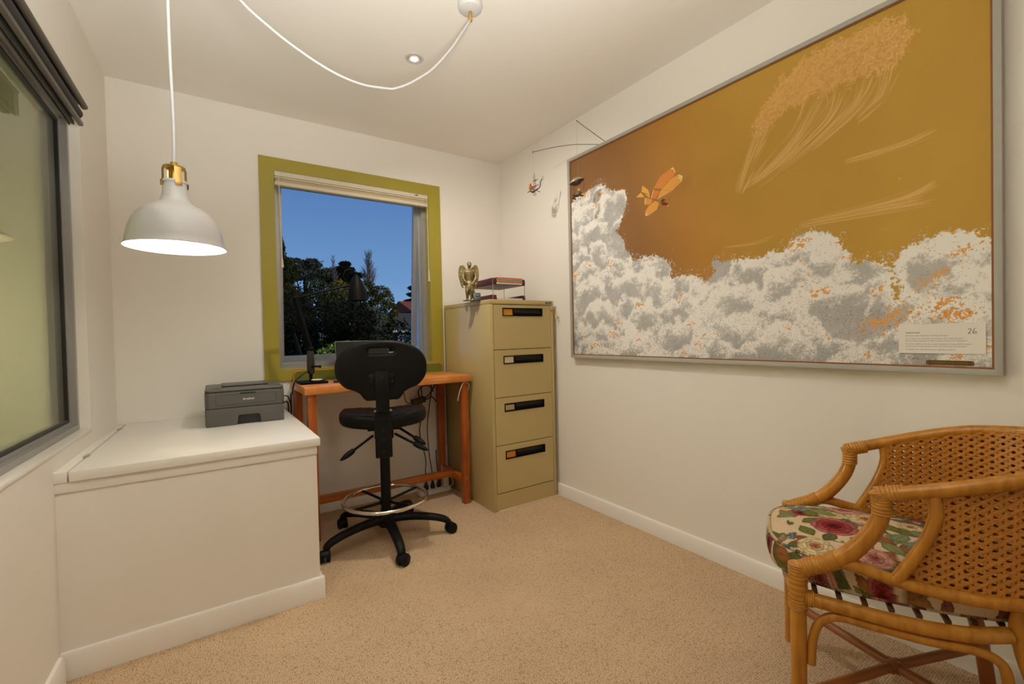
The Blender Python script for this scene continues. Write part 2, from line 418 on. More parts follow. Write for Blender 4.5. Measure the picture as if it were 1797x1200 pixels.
MB().box(.078, .285, .118, .30, .1815, .1875, bev=.001).build('output_slot', pd, t, smooth=0)
MB().box(.074, .289, .117, .32, .1872, .1895, bev=.001).box(.29, .335, .05, .10, .182, .1832, bev=.0005).build('slot_lip', pg, t)
MB().box(.03, .072, .045, .062, .182, .1838, bev=.001).build('control_panel', pd, t)
c0 = rrect(.046, .312, .103, .154, .007)
notch = [(.046+.007, .154)]
MB().prism(c0, .0, .0018, M=frame((0, .0005, 0), (1, 0, 0), (0, 0, 1), (0, -1, 0)), holes=[rrect(.0475, .3105, .1045, .1525, .006)]).build('cover_groove', pd, t, smooth=0)
MB().prism(rrect(.0475, .3105, .1045, .1525, .006), .0, .0018, M=frame((0, .0005, 0), (1, 0, 0), (0, 0, 1), (0, -1, 0))).build('front_cover', pg, t, smooth=0)
MB().prism([(.146, .1525), (.222, .1525), (.218, .161), (.150, .161)], 0, .002, M=frame((0, .0005, 0), (1, 0, 0), (0, 0, 1), (0, -1, 0))).build('cover_grip', pd, t, smooth=0)
lg = mat('logo_white', (.75, .75, .72), rough=.4)
text('brother', .0165, lg, frame((.162, -.0016, .1225), (1, 0, 0), (0, 0, 1), (0, -1, 0)), 'logo', t, sx=.98, bold=.0002)
blk = mat('black_cable', (.012, .012, .013), rough=.45)
MBc = lambda pts, r, n=8, name='cable', lab='', cat='cable', m=None, grp=None: tag(MB().tube(curve_pts(pts, n), r, n=8).build(name, m or blk, smooth=60), lab, cat, grp)
MBc([(.347, 2.98, .775), (.375, 2.985, .781), (.405, 3.0, .778), (.419, 3.012, .74), (.424, 3.016, .69), (.424, 3.016, .30)], .0035, lab='thin black cable from the printer passing behind the desk leg', name='printer_cable')
MBc([(.347, 2.96, .715), (.372, 2.995, .732), (.395, 3.03, .742), (.414, 3.070, .73), (.420, 3.080, .66), (.420, 3.082, .20)], .0045, lab='thicker black power cable leaving the lower side of the printer', name='power_cable')

# ================================================================ DESK
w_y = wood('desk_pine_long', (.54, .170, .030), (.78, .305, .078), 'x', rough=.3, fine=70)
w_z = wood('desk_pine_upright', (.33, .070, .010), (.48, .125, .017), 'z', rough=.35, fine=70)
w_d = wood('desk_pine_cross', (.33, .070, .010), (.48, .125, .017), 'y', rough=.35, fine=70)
DX0, DX1, DY0, DY1, DZ0, DZ1 = .440, 1.462, 2.64, 3.088, .812, .855
t = thing('desk', 'orange pine desk on square legs beneath the green framed window', 'desk', ((DX0+DX1)/2, 2.86, 0))
MB().box(DX0, DX1, DY0, DY1, DZ0, DZ1, bev=.004).build('tabletop', w_y, t, world=True)
for x, y in ((.458, 2.662), (1.398, 2.662), (.445, 3.025), (1.398, 3.025)):
    l = MB().box(x, x+.046, y, y+.046, 0, DZ0, bev=.003).build('leg', w_z, t, world=True)
    if y < 2.8: MB().cyl((x+.023, y-.001, .168), (x+.023, y+.004, .168), .005, n=12).build('bolt', hm, l, world=True)
for x in (.462, 1.402):
    MB().box(x, x+.034, 2.708, 3.025, .130, .176, bev=.003).build('side_stretcher', w_d, t, world=True)
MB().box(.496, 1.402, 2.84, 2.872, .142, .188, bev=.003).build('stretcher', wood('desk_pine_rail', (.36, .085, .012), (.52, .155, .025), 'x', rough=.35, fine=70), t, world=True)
gb = mat('desk_green_board', (.135, .165, .018), rough=.4, var=.06)
def topround(x0, x1, z0, z1, r, n=8):
    o = [(x0, z0), (x1, z0)]
    for cx, a in ((x1-r, 0), (x0+r, 90)):
        for i in range(n+1):
            q = math.radians(a+90*i/n); o.append((cx+r*math.cos(q), z1-r+r*math.sin(q)))
    return o
b = MB().prism(topround(.455, 1.455, DZ1, .915, .028), 0, .016, M=XZ(3.088), bev=.0).build('back_board', gb, t, world=True, smooth=30)
e = MB().prism(topround(.450, 1.460, DZ1, .920, .032), 0, .018, M=XZ(3.089), holes=[topround(.455, 1.455, DZ1+.0002, .915, .028)])
e.build('board_edging', mat('orange_edging', (.60, .18, .06), rough=.4), b, world=True, smooth=30)

# ================================================================ DESK LAMP, LAPTOP AND BITS ON THE DESK
bl = mat('black_enamel', (.003, .003, .003), rough=.5, spec=.12)
bs = mat('black_satin', (.003, .003, .003), rough=.5, spec=.12)
t = thing('desk_lamp', 'black jointed desk lamp with bell shade in front of the window', 'lamp', (.52, 2.88, DZ1))
LY = 2.88
MB().box(.447, .597, 2.80, 2.96, DZ1+.0006, DZ1+.014, bev=.004).build('base', bl, t, world=True)
st = MB().cyl((.517, LY, DZ1+.014), (.517, LY, .925), .009, n=16).build('stem', bs, t, world=True)
cl = MB().lathe([(0, .908), (.012, .908), (.020, .918), (.022, .96), (.020, 1.02), (.017, 1.05), (0, 1.052)], n=24, c=(.518, LY, 0)).build('swivel_clamp', mat('dark_bronze', (.035, .027, .025), rough=.4, metal=.3), t, world=True)
MB().cyl((.518, LY-.02, .955), (.56, LY-.035, .953), .006, n=12).ball((.562, LY-.036, .953), .008, n=10).build('clamp_knob', bs, cl, world=True)
P0, P1, P2 = (.519, LY, 1.055), (.443, LY, 1.352), (.752, LY, 1.440)
def bar(mb, a, b, w_, th, s=0.): 
    a, b = Vector(a), Vector(b); d = (b-a).normalized(); nrm = Vector((d.z, 0, -d.x))
    return mb.tube([a+nrm*s, b+nrm*s], w_, n=4, up=(0, 1, 0), flat=th)
MB().tube([P0, P1], .0165, n=4, up=nrm if False else (0, 1, 0)).build('lower_arm', bl, t, world=True, smooth=0)
MB().ball(P0, .020, n=16).build('joint', bl, t, world=True); MB().ball(P1, .014, n=14).build('joint', bl, t, world=True)
MB().tube([(.436, LY, 1.350), P2], .0075, n=8).build('upper_arm', bl, t, world=True)
# spring loop of wire feeding the shade
lp = curve_pts([(.757, LY, 1.442), (.728, LY, 1.470), (.718, LY, 1.502), (.734, LY, 1.530), (.762, LY, 1.538), (.786, LY, 1.524), (.803, LY, 1.498)], 6)
MB().tube(lp, .0038, n=8).build('loop_wire', bl, t, world=True)
ax = Vector((.020, 0, -1)).normalized(); o = Vector((.795, LY, 1.505))
Msh = frame(o, ax.cross(Vector((0, 1, 0))).normalized()*-1, (0, 1, 0), ax)
sh = MB().lathe([(0, -.002), (.014, 0), (.018, .012), (.028, .028), (.042, .06), (.054, .105), (.064, .158), (.0625, .158), (.052, .105), (.04, .06), (.026, .03), (0, .02)], n=40, M=Msh)
sh.build('lamp_shade', bl, t, world=True)
MB().tube([P2, (.80, LY, 1.455)], .006, n=8).build('shade_bracket', bl, t, world=True)
MBc([(.512, 2.875, .938), (.49, 2.87, .925), (.462, 2.86, .905), (.430, 2.855, .878), (.418, 2.865, .84), (.418, 2.90, .805), (.424, 2.96, .79), (.432, 3.04, .785), (.436, 3.09, .76), (.437, 3.094, .5)], .0042, name='lamp_cord', lab='black cord looping from the desk lamp over the left desk edge', cat='cord')
d = MB().lathe([(0, .003), (.020, .003), (.030, .008), (.032, .009), (.030, .011), (.020, .006), (0, .006)], n=32, c=(.540, 2.828, DZ1+.0145)).build('dish', mat('cream_dish', (.72, .62, .45), rough=.3))
tag(d, 'small round cream dish sitting on the black lamp base', 'dish')
# laptop
t = thing('laptop', 'open laptop with dark blank screen, half hidden behind the drafting chair', 'laptop', (.83, 2.84, DZ1))
MB().box(.672, 1.0, 2.70, 2.905, DZ1+.0006, DZ1+.016, bev=.004).build('base', mat('laptop_grey', (.05, .05, .05), rough=.4), t, world=True)
MB().box(.69, .985, 2.74, 2.84, DZ1+.0155, DZ1+.018, bev=.001).build('keyboard', bl, t, world=True)
MS = Matrix.Translation((0, 2.905, DZ1+.012)) @ Matrix.Rotation(math.radians(-8), 4, 'X')
sc_ = MB().box(.668, 1.004, -.004, .004, 0, .232, bev=.003, M=MS).build('screen', mat('laptop_lid', (.16, .16, .155), rough=.35, metal=.3), t, world=True)
MB().box(.671, 1.001, -.0052, -.0042, .003, .229, M=MS).build('display', mat('screen_dark', (.020, .024, .019), rough=.5, spec=.2), sc_, world=True, smooth=0)
pl = mat('grey_plug', (.35, .33, .3), rough=.4)
t = thing('cable_adapter', 'black cable plug lying on the desk between lamp base and laptop', 'adapter', (.63, 2.80, DZ1))
MB().box(.622, .656, 2.785, 2.803, DZ1+.001, DZ1+.012, bev=.003).build('body', blk, t, world=True)
MB().box(.606, .622, 2.790, 2.799, DZ1+.003, DZ1+.009, bev=.001).build('tip', pl, t, world=True)
MB().tube(curve_pts([(.656, 2.794, DZ1+.006), (.67, 2.79, DZ1+.006), (.69, 2.80, DZ1+.02)], 5), .003, n=8).build('lead', blk, t, world=True)

# ================================================================ CABLES AND POWER UNDER THE DESK
t = thing('power_adapter', 'black power brick hanging from its cable under the desk', 'power adapter', (1.255, 3.04, .66))
Ma = Matrix.Translation((1.245, 3.04, .660)) @ Matrix.Rotation(math.radians(-11), 4, 'Y')
MB().box(-.052, .052, -.016, .016, -.021, .021, bev=.005, M=Ma).build('brick', mat('black_plastic', (.014, .014, .015), rough=.4), t, world=True)
MB().box(-.03, .035, -.0168, -.0158, -.012, .012, M=Ma).build('rating_label', mat('rating_label', (.05, .05, .05), rough=.5, var=.6, scale=160), t, world=True, smooth=0)
MB().tube(curve_pts([(1.195, 3.04, .650), (1.165, 3.04, .655), (1.145, 3.04, .70), (1.14, 3.04, .8105)], 6), .003, n=8).build('low_voltage_lead', blk, t, world=True)
MB().tube(curve_pts([(1.297, 3.04, .672), (1.335, 3.045, .70), (1.37, 3.05, .745), (1.385, 3.05, .79), (1.384, 3.05, .8105)], 6), .005, n=8).build('mains_lead', blk, t, world=True)
MB().tube(curve_pts([(1.305+.055*math.cos(a), 3.043, .715+.05*math.sin(a)) for a in np.linspace(0, 5.6, 14)] + [(1.388, 3.045, .64)], 4), .0042, n=8).build('coiled_lead', blk, t, world=True)
t = thing('power_strip', 'white power strip on the carpet behind the drafting chair', 'power strip', (1.40, 2.99, 0))
wp = mat('white_plastic', (.72, .69, .61), rough=.4)
MB().box(1.21, 1.445, 2.955, 3.015, .001, .038, bev=.008, seg=3).build('body', wp, t, world=True)
MB().box(1.225, 1.43, 2.962, 3.008, .0375, .0395, bev=.001).build('socket_plate', mat('socket_plate', (.78, .75, .68), rough=.35), t, world=True)
MB().tube(curve_pts([(1.445, 2.985, .02), (1.468, 2.97, .05), (1.462, 2.99, .09), (1.459, 3.03, .11), (1.452, 3.083, .05), (1.42, 3.084, .006)], 6), .0035, n=8).build('flex', wp, t, world=True)
def plug(x, top, lab):
    t = thing('mains_plug', lab, 'plug', (x, 2.985, .04), 0, 'black mains plugs in the power strip')
    MB().prism([(-.013, .0395), (.013, .0395), (.015, .055), (.010, .075), (.006, .085), (.005, .105), (-.005, .105), (-.006, .085), (-.010, .075), (-.015, .055)], -.011, .011, bev=.002, M=frame((x, 2.985, 0), (1, 0, 0), (0, 0, 1), (0, -1, 0))).build('body', blk, t, world=True)
    MB().tube(curve_pts([(x, 2.985, .10)]+top, 6), .0036, n=8).build('lead', blk, t, world=True)
plug(1.266, [(1.270, 3.0, .16), (1.285, 3.03, .25), (1.268, 3.078, .42), (1.283, 3.078, .56), (1.29, 3.078, .70), (1.282, 3.078, .8105)], 'leftmost of three black mains plugs in the power strip')
plug(1.315, [(1.318, 3.0, .16), (1.318, 3.04, .28), (1.326, 3.078, .45), (1.345, 3.078, .60), (1.365, 3.078, .72), (1.362, 3.078, .8105)], 'middle one of three black mains plugs in the power strip')
plug(1.362, [(1.362, 3.0, .16), (1.366, 3.02, .22), (1.372, 3.04, .275), (1.384, 3.06, .285), (1.392, 3.08, .26)], 'black mains plug next to the white charger on the power strip')
t = thing('usb_charger', 'white plug-in charger at the right end of the power strip', 'charger', (1.412, 2.985, .04))
MB().box(1.392, 1.434, 2.965, 3.003, .0395, .098, bev=.004).build('body', wp, t, world=True)
MB().tube(curve_pts([(1.413, 2.985, .098), (1.408, 2.985, .112), (1.393, 2.985, .135), (1.390, 2.99, .19)], 5), .003, n=8).box(1.409, 1.417, 2.981, 2.989, .098, .112, bev=.001).build('lead', wp, t, world=True)
t = thing('charging_cable', 'thin white charging cable draped over the front right desk leg', 'cable', (1.40, 2.65, .78))
MB().tube(curve_pts([(1.4475, 2.70, .60), (1.450, 2.69, .72), (1.448, 2.655, .785), (1.430, 2.652, .803), (1.412, 2.650, .806), (1.393, 2.650, .793), (1.372, 2.648, .748), (1.362, 2.645, .718)], 6), .0024, n=8).build('lead', wp, t, world=True)
MB().box(-.004, .004, -.0025, .0025, -.024, .004, bev=.001, M=Matrix.Translation((1.361, 2.645, .714)) @ Matrix.Rotation(.25, 4, 'Y')).build('connector', pl, t, world=True)
# ================================================================ DRAFTING CHAIR
bp_ = mat('chair_black_plastic', (.005, .005, .005), rough=.5, spec=.2, var=.05, bump=.15, bscale=900)
bm_ = mat('chair_black_metal', (.005, .005, .005), rough=.45, spec=.2)
pu = mat('chair_black_foam', (.0045, .0042, .004), rough=.45, spec=.2, var=.05, bump=.1, bscale=500)
chrome = mat('chrome', (.78, .74, .68), rough=.12, metal=1.0, var=.01)
t = thing('drafting_chair', 'tall black drafting chair with chrome foot ring rolled up to the desk', 'chair', (.812, 2.478, 0), -.331)
# star base: local coordinates, +y is where the chair faces
hub = MB().lathe([(0, .075), (.040, .075), (.052, .09), (.050, .125), (.034, .150), (.030, .165), (0, .165)], n=32).build('hub', bp_, t)
for k in range(5):
    a = math.radians(-97+72*k)+.331
    ca, sa = math.cos(a), math.sin(a)
    rr = np.array([.030, .08, .14, .20, .26, .305, .330, .340]); zz = [.112, .116, .114, .108, .098, .086, .073, .058]
    wd = [.030, .029, .027, .026, .025, .024, .022, .020]
    mb = MB(); T = bmesh.new(); rings = []
    pa = [Vector((r*ca, r*sa, z)) for r, z in zip(rr, zz)]
    mb.tube(curve_pts(pa, 4), list(np.interp(np.linspace(0, 7, 29), range(8), wd)), n=12, up=(0, 0, 1) , flat=.78)
    leg = mb.build('leg', bp_, t)
    cx, cy = .345*ca, .345*sa; sw = a+[2.2, .55, 1.9, 2.7, 1.2][k]
    Mc = Matrix.Translation((cx, cy, 0)) @ Matrix.Rotation(sw, 4, 'Z')
    cb = MB().cyl((0, 0, .045), (0, 0, .075), .007, n=12, M=Mc)
    for s in (-1, 1):
        cb.tube([(.008, s*.006, .028), (.008, s*.0235, .028)], .028, n=24, M=Mc)
        cb.tube([(.008, s*.0235, .028), (.008, s*.026, .028)], [.024, .019], n=24, M=Mc)
    hood = [(.008+.031*math.cos(q), .028+.031*math.sin(q)) for q in np.linspace(math.radians(10), math.radians(185), 14)]
    cb.prism(hood+[(.008-.02, .026), (.008+.02, .03)], -.020, .020, M=Mc @ frame((0, 0, 0), (1, 0, 0), (0, 0, 1), (0, -1, 0)), bev=.003)
    cb.build('caster', bp_, leg)
MB().cyl((0, 0, .16), (0, 0, .475), .0265, n=28).build('column_sleeve', bm_, t)
MB().cyl((0, 0, .47), (0, 0, .60), .0155, n=20).build('gas_lift', bm_, t)
# foot ring
R = .222
ring = MB().tube([(R*math.cos(q), R*math.sin(q), .226) for q in np.linspace(0, 2*PI, 96, endpoint=False)], .0105, n=14, closed=True).build('foot_ring', chrome, t)
sp = MB().lathe([(.0262, .198), (.034, .198), (.036, .206), (.034, .222), (.0262, .222)], n=28, closed=True)
for k in range(4):
    a = math.radians(38+90*k); sp.tube([(.03*math.cos(a), .03*math.sin(a), .21), (.217*math.cos(a), .217*math.sin(a), .224)], .0075, n=10)
sp.build('ring_spider', bm_, ring)
# seat: moulded foam pan with raised rear corners and a tread pattern
def seat_pt(i, j, nu=72, nv=18):
    a = 2*PI*i/nu
    se = lambda c: math.copysign(abs(c)**.62, c)
    X, Y = .232*se(math.cos(a)), .205*se(math.sin(a))+.035
    v = j/(nv-1)
    if v < .62:
        r = v/.62; x, y = X*r*.93, .035+(Y-.035)*r*.93; z = .722
        e = 1-r
    else:
        q = (v-.62)/.38*PI; k = .93+.07*math.sin(min(q, PI)) if q < PI/2 else 1-.10*(1-math.sin(q))
        x, y = X*k, .035+(Y-.035)*k; z = .685+.037*math.cos(q)
    nx = x/.232; ny = (y-.035)/.205
    lift = .012*nx*nx - .014*max(0, ny)**2*1.0 - .010*math.exp(-((nx)**2)/.05)*(1 if ny < 0 else .6) + .010*max(0, -ny)*abs(nx)
    return (x, y, z-.012+lift)
sb = MB().grid(seat_pt, 72, 18, closed_u=True)
sb.prism([(.17*math.cos(q), .035+.15*math.sin(q)) for q in np.linspace(0, 2*PI, 40, endpoint=False)], .640, .664)
seat = sb.build('seat', pu, t, smooth=60)
tr = MB()
for ix in range(-3, 4):
    for iy in range(-2, 3):
        x, y = ix*.046, .03+iy*.052
        nx = x/.232; ny = (y-.035)/.205
        lift = .012*nx*nx-.014*max(0, ny)**2-.010*math.exp(-(nx**2)/.05)*(1 if ny < 0 else .6)+.010*max(0, -ny)*abs(nx)
        tr.box(x-.019, x+.019, y-.022, y+.022, .705+lift, .7125+lift, bev=.002)
tr.build('tread_pads', pu, seat)
MB().box(-.085, .085, -.075, .13, .615, .652, bev=.006).box(-.05, .05, -.06, .06, .565, .62, bev=.008).build('seat_mechanism', bm_, t)
# back bar housing
Mt = Matrix.Translation((0, -.178, .62)) @ Matrix.Rotation(math.radians(3), 4, 'X') @ Matrix.Translation((0, .178, -.62))
hs = MB().box(-.042, .042, -.203, -.165, .500, .742, bev=.006).box(-.03, .03, -.17, -.05, .59, .615, bev=.004)
hb = hs.build('back_bar_housing', bm_, t)
for z in (.535, .59, .64, .70): MB().box(-.010, .010, -.2045, -.2025, z-.003, z+.003).build('housing_slot', mat('slot_dark', (.004, .004, .004), rough=.6), hb, smooth=0)
MB().box(-.044, .044, -.2045, -.164, .738, .744, bev=.001).build('housing_clip', chrome, hb)
MB().box(-.031, .031, -.190, -.178, .70, .96, bev=.003).build('back_bar', bm_, t)
# backrest: moulded oval shell with a tail and a grip slot
YBk = -.200
prof = []
for q in np.linspace(-52, 232, 64):
    a = math.radians(q); c, s = math.cos(a), math.sin(a)
    prof.append((.2255*math.copysign(abs(c)**.88, c), .962+.139*math.copysign(abs(s)**.88, s)))
tail = [(-.135, .850), (-.110, .835), (-.098, .818), (-.086, .800), (-.076, .797), (.076, .797), (.086, .800), (.098, .818), (.110, .835), (.135, .850)]
prof = [p for p in prof if p[1] > .856] + tail
def bulge(bm, d):
    for v in bm.verts: v.co.y += d*((v.co.x/.2255)**2)
mb = MB(); mb.prism(prof, 0, .044, bev=.015, seg=5, M=frame((0, YBk+.022, 0), (1, 0, 0), (0, 0, 1), (0, -1, 0)), holes=[rrect(-.063, .063, 1.034, 1.060, .0125)] )
mb.bm.transform(Matrix.Rotation(math.radians(1.5), 4, 'X')) if False else None
bmesh.ops.subdivide_edges(mb.bm, edges=[], cuts=1)
back = mb.build('backrest', pu, t, smooth=50)
br = MB().box(-.062, .062, -.2295, -.2205, .880, .934, bev=.003).box(-.033, .033, -.236, -.222, .74, .944, bev=.003)
br.build('back_bracket', bm_, t)
bk_ = [c for c in t.children if c.name.startswith('back_bracket')][0]
for x, y, z in ((-.052, -.2295, .892), (.052, -.2295, .892), (-.052, -.2295, .922), (.052, -.2295, .922), (0, -.236, .918)):
    MB().lathe([(0, 0), (.007, 0), (.006, .004), (0, .005)], n=14, M=frame((x, y, z), (1, 0, 0), (0, 0, 1), (0, -1, 0))).build('bolt', mat('dark_bolt', (.03, .03, .03), rough=.3, metal=.5), bk_)
# three control levers with ribbed grips
def lever(p0, p1):
    p0, p1 = Vector(p0), Vector(p1); d = p1-p0
    n = 40; rad = []; pts = []
    for i in range(n+1):
        f_ = i/n; pts.append(p0+d*f_)
        if f_ < .58: r = .0066+.0016*math.sin(f_*150)
        else:
            g = (f_-.58)/.42; r = .013*math.sin(PI*min(1, .22+.78*g*.98))**.7+.002
        rad.append(r)
    return MB().tube(pts, rad, n=12)
for a, b in (((-.055, -.10, .598), (-.215, -.165, .497)), ((.055, -.10, .600), (.220, -.20, .520)), ((.075, -.04, .622), (.215, -.13, .535))):
    lever(a, b).build('lever', bm_, t)

# ================================================================ FILING CABINET
cb_ = mat('cabinet_beige', (.50, .385, .165), rough=.19, var=.03, scale=3, spec=.5)
gap = mat('gap_dark', (.03, .02, .01), rough=.7)
KX0, KX1, KY0, KY1, KZ = 1.478, 1.984, 2.419, 3.066, 1.338
t = thing('filing_cabinet', 'tall beige four drawer metal filing cabinet in the corner', 'filing cabinet', ((KX0+KX1)/2, (KY0+KY1)/2, 0))
b = MB().box(KX0, KX0+.022, KY0, KY1, 0, KZ-.03, bev=.0015).box(KX1-.022, KX1, KY0, KY1, 0, KZ-.03, bev=.0015).box(KX0, KX1, KY1-.01, KY1, 0, KZ-.03)
b.box(KX0+.022, KX1-.022, KY0+.002, KY0+.02, .004, .108).build('body', cb_, t, world=True)
MB().box(KX0-.0005, KX1+.0005, KY0-.001, KY1, KZ-.03, KZ, bev=.003).build('top_panel', cb_, t, world=True)
MB().box(KX0+.020, KX1-.020, KY0+.012, KY1-.012, .01, KZ-.03).build('inner_shell', gap, t, world=True, smooth=0)
drz = [(1.022, 1.304), (.718, 1.018), (.415, .714), (.113, .411)]
card_c = [(.70, .27, .012), (.70, .60, .40), None, (.66, .23, .02)]
for (z0, z1), cc in zip(drz, card_c):
    hx0, hx1, hz1 = 1.574, 1.886, z1-.022 if z1 > 1.2 else z1-.041
    hz0 = hz1-.047
    d = MB().prism([(KX0+.025, z0), (KX1-.025, z0), (KX1-.025, z1), (KX0+.025, z1)], 0, .016, M=XZ(KY0+.016), holes=[[(hx0, hz0), (hx1, hz0), (hx1, hz1), (hx0, hz1)]]).build('drawer', cb_, t, world=True, smooth=0)
    h = MB().box(hx0, hx1, KY0+.013, KY0+.016, hz0, hz1)
    ringbox(h, hx0-.003, hx1+.003, hz0-.003, hz1+.003, .006, .006, .006, .006, KY0-.003, KY0+.012)
    x1 = hx0+.078
    h.tube([(x1+.004, KY0+.006, hz0+.013), (hx1-.004, KY0+.006, hz0+.013)], .008, n=10).box(x1, x1+.005, KY0-.002, KY0+.012, hz0, hz1)
    ho = h.build('handle', bl, d, world=True)
    if cc:
        MB().box(hx0+.004, x1-.002, KY0+.003, KY0+.006, hz0+.004, hz1-.004).build('label_card', mat('card_%d' % int(cc[2]*1000), cc, rough=.5), d, world=True, smooth=0)
    else:
        MB().box(hx0+.006, x1-.003, KY0+.004, KY0+.012, hz0+.006, hz1-.008).build('empty_card_slot', cb_, d, world=True, smooth=0)
lk = MB().lathe([(0, .006), (.009, .006), (.011, 0), (.011, -.002)], n=20, M=frame((1.973, KY0, 1.272), (1, 0, 0), (0, 0, 1), (0, -1, 0))).build('lock', chrome, t, world=True)
bd = MB().prism(rrect(1.918, 1.966, 1.3155, 1.3275, .003), 0, .0015, M=XZ(KY0-.001)).build('maker_badge', mat('badge_dark', (.035, .045, .05), rough=.35), t, world=True, smooth=0)
text('Godfrey', .0095, mat('badge_silver', (.45, .47, .47), rough=.35), frame((1.942-1.731, KY0-.0026-2.7425, 1.3185), (1, 0, 0), (0, 0, 1), (0, -1, 0)), 'badge_lettering', bd, align='CENTER')
MB().prism([(KX0+.03, 0), (KX1+.022, 0), (KX1+.022, .006), (KX0+.03, .006)], 0, .010, M=XZ(KY0-.001)).build('base_packer', mat('packer_cream', (.66, .52, .36), rough=.6), t, world=True, smooth=0)
t = thing('key_tag', 'key with cream plastic tag hanging from the cabinet lock', 'key', (1.985, KY0-.02, 1.25))
MB().box(1.970, 1.976, KY0-.034, KY0-.006, 1.266, 1.278, bev=.001).tube([(1.976+.011*math.cos(q), KY0-.026, 1.262+.012*math.sin(q)) for q in np.linspace(0, 2*PI, 20, endpoint=False)], .0014, n=6, closed=True).build('key', mat('brass_key', (.55, .38, .18), rough=.3, metal=.8), t, world=True)
tgp = [(.0, .012), (.004, .017), (.008, .012), (.012, -.012), (.008, -.026), (.0, -.028), (-.006, -.014)]
MB().prism(tgp, 0, .004, bev=.001, M=frame((1.984, KY0-.026, 1.237), (1, 0, 0), (0, 0, 1), (0, -1, 0))).build('tag', mat('cream_tag', (.72, .64, .42), rough=.4), t, world=True)

# ================================================================ LETTER TRAYS AND PAPERS
bg_ = mat('burgundy_plastic', (.085, .012, .018), rough=.35, var=.04)
TX_0, TX_1, TY_0, TY_1 = 1.598, 1.852, 2.555, 2.885
t = thing('letter_tray', 'burgundy two tier letter tray on top of the filing cabinet', 'letter tray', ((TX_0+TX_1)/2, (TY_0+TY_1)/2, KZ))
def tray(z):
    mb = MB()
    mb.box(TX_0, TX_1, TY_0+.015, TY_1, z, z+.0035)
    for x0, x1 in ((TX_0, TX_0+.005), (TX_1-.005, TX_1)):
        mb.prism([(TY_0+.003, z), (TY_1, z), (TY_1, z+.041), (TY_0+.018, z+.045), (TY_0+.006, z+.040), (TY_0, z+.024)], x0, x1, M=frame((0, 0, 0), (0, 1, 0), (0, 0, 1), (1, 0, 0)), bev=.001)
    mb.box(TX_0, TX_1, TY_1-.005, TY_1, z, z+.04)
    mb.box(TX_0+.005, TX_0+.020, TY_0+.001, TY_0+.016, z, z+.041, bev=.002).box(TX_1-.020, TX_1-.005, TY_0+.001, TY_0+.016, z, z+.041, bev=.002)
    return mb
tray(KZ+.001).build('lower_tray', bg_, t, world=True)
tray(KZ+.112).build('upper_tray', bg_, t, world=True)
for x in (TX_0-.002, TX_1+.002):
    for y in (TY_0+.012, TY_1-.06):
        MB().cyl((x, y, KZ+.002), (x, y, KZ+.150), .0026, n=10).build('post', chrome, t, world=True)
papers = [('paper_stack', (.60, .60, .60), .011, 'white papers at the bottom of the upper letter tray'), ('folder', (.80, .10, .04), .004, 'lower red folder among the papers in the upper tray'),
          ('folder', (.85, .36, .03), .004, 'orange folder in the upper letter tray'), ('folder', (.16, .30, .04), .0035, 'green folder in the upper letter tray'),
          ('folder', (.60, .52, .50), .005, 'pale pink folder under the grey papers in the upper tray'), ('paper_stack', (.30, .27, .25), .011, 'grey paper bundle under the top red folder'),
          ('folder', (.80, .02, .02), .0055, 'bright red folder on top of the upper letter tray')]
z = KZ+.1158
for i, (n_, c_, h_, l_) in enumerate(papers):
    m_ = mat('paper_%d' % i, c_, rough=.6, var=.08, scale=60)
    dx = [0, .002, .001, .003, -.001, .001, 0][i]
    o = MB().box(TX_0+.024+dx, TX_1-.026+dx, TY_0-.001-.002*(i % 3), TY_1-.012, z, z+h_-.0004, bev=.0008).build(n_, m_, smooth=0)
    tag(o, l_, 'papers' if n_ == 'paper_stack' else 'folder', 'papers in the upper letter tray'); z += h_
o = MB().box(TX_0+.024, TX_1-.026, TY_0-.001, TY_1-.012, KZ+.0048, KZ+.022, bev=.001).build('paper_stack', mat('paper_low', (.55, .54, .52), rough=.6, var=.08, scale=60), smooth=0)
tag(o, 'grey and white papers lying in the lower letter tray', 'papers')

# ================================================================ ANGEL STATUE AND SMALL CLOCK
br_m = mat('antique_bronze', (.30, .235, .11), rough=.34, metal=.75, var=.55, scale=45, bump=1.0, bscale=220)
t = thing('angel_statue', 'antique bronze winged angel statue standing on the filing cabinet', 'statue', (1.438, 2.60, KZ), math.radians(-22))
def remesh_build(mb, name, m, parent, vox=.0024):
    me = bpy.data.meshes.new('tmp'); mb.bm.to_mesh(me); mb.bm.free()
    o = bpy.data.objects.new('tmp', me); COL.objects.link(o)
    md = o.modifiers.new('r', 'REMESH'); md.mode = 'VOXEL'; md.voxel_size = vox; md.use_smooth_shade = True
    ms = o.modifiers.new('s', 'SMOOTH'); ms.iterations = 3; ms.factor = .5
    dg = bpy.context.evaluated_depsgraph_get(); dg.update()
    m2 = bpy.data.meshes.new_from_object(o.evaluated_get(dg)); bpy.data.objects.remove(o)
    m2.name = name; m2.shade_smooth(); return link(name, m2, m, parent)
mb = MB()
mb.ball((0.002, -.008, .232), (.0135, .015, .019), 16)                    # head, bowed
mb.ball((0.002, -.003, .240), (.0155, .016, .014), 16)                    # hair
mb.ball((0.002, -.022, .228), .0035, 8)
mb.tube([(0, 0, .20), (0.001, -.003, .222)], [.010, .008], n=12)
mb.tube([(0, 0, .112), (0, 0, .135), (0, -.002, .165), (0, 0, .190), (0, 0, .204)], [.024, .025, .029, .032, .014], n=18, flat=.62, up=(0, 1, 0))
for s in (-1, 1):
    mb.ball((s*.030, 0, .194), .0115, 12)
    mb.ball((s*.012, -.013, .182), (.013, .006, .010), 12)
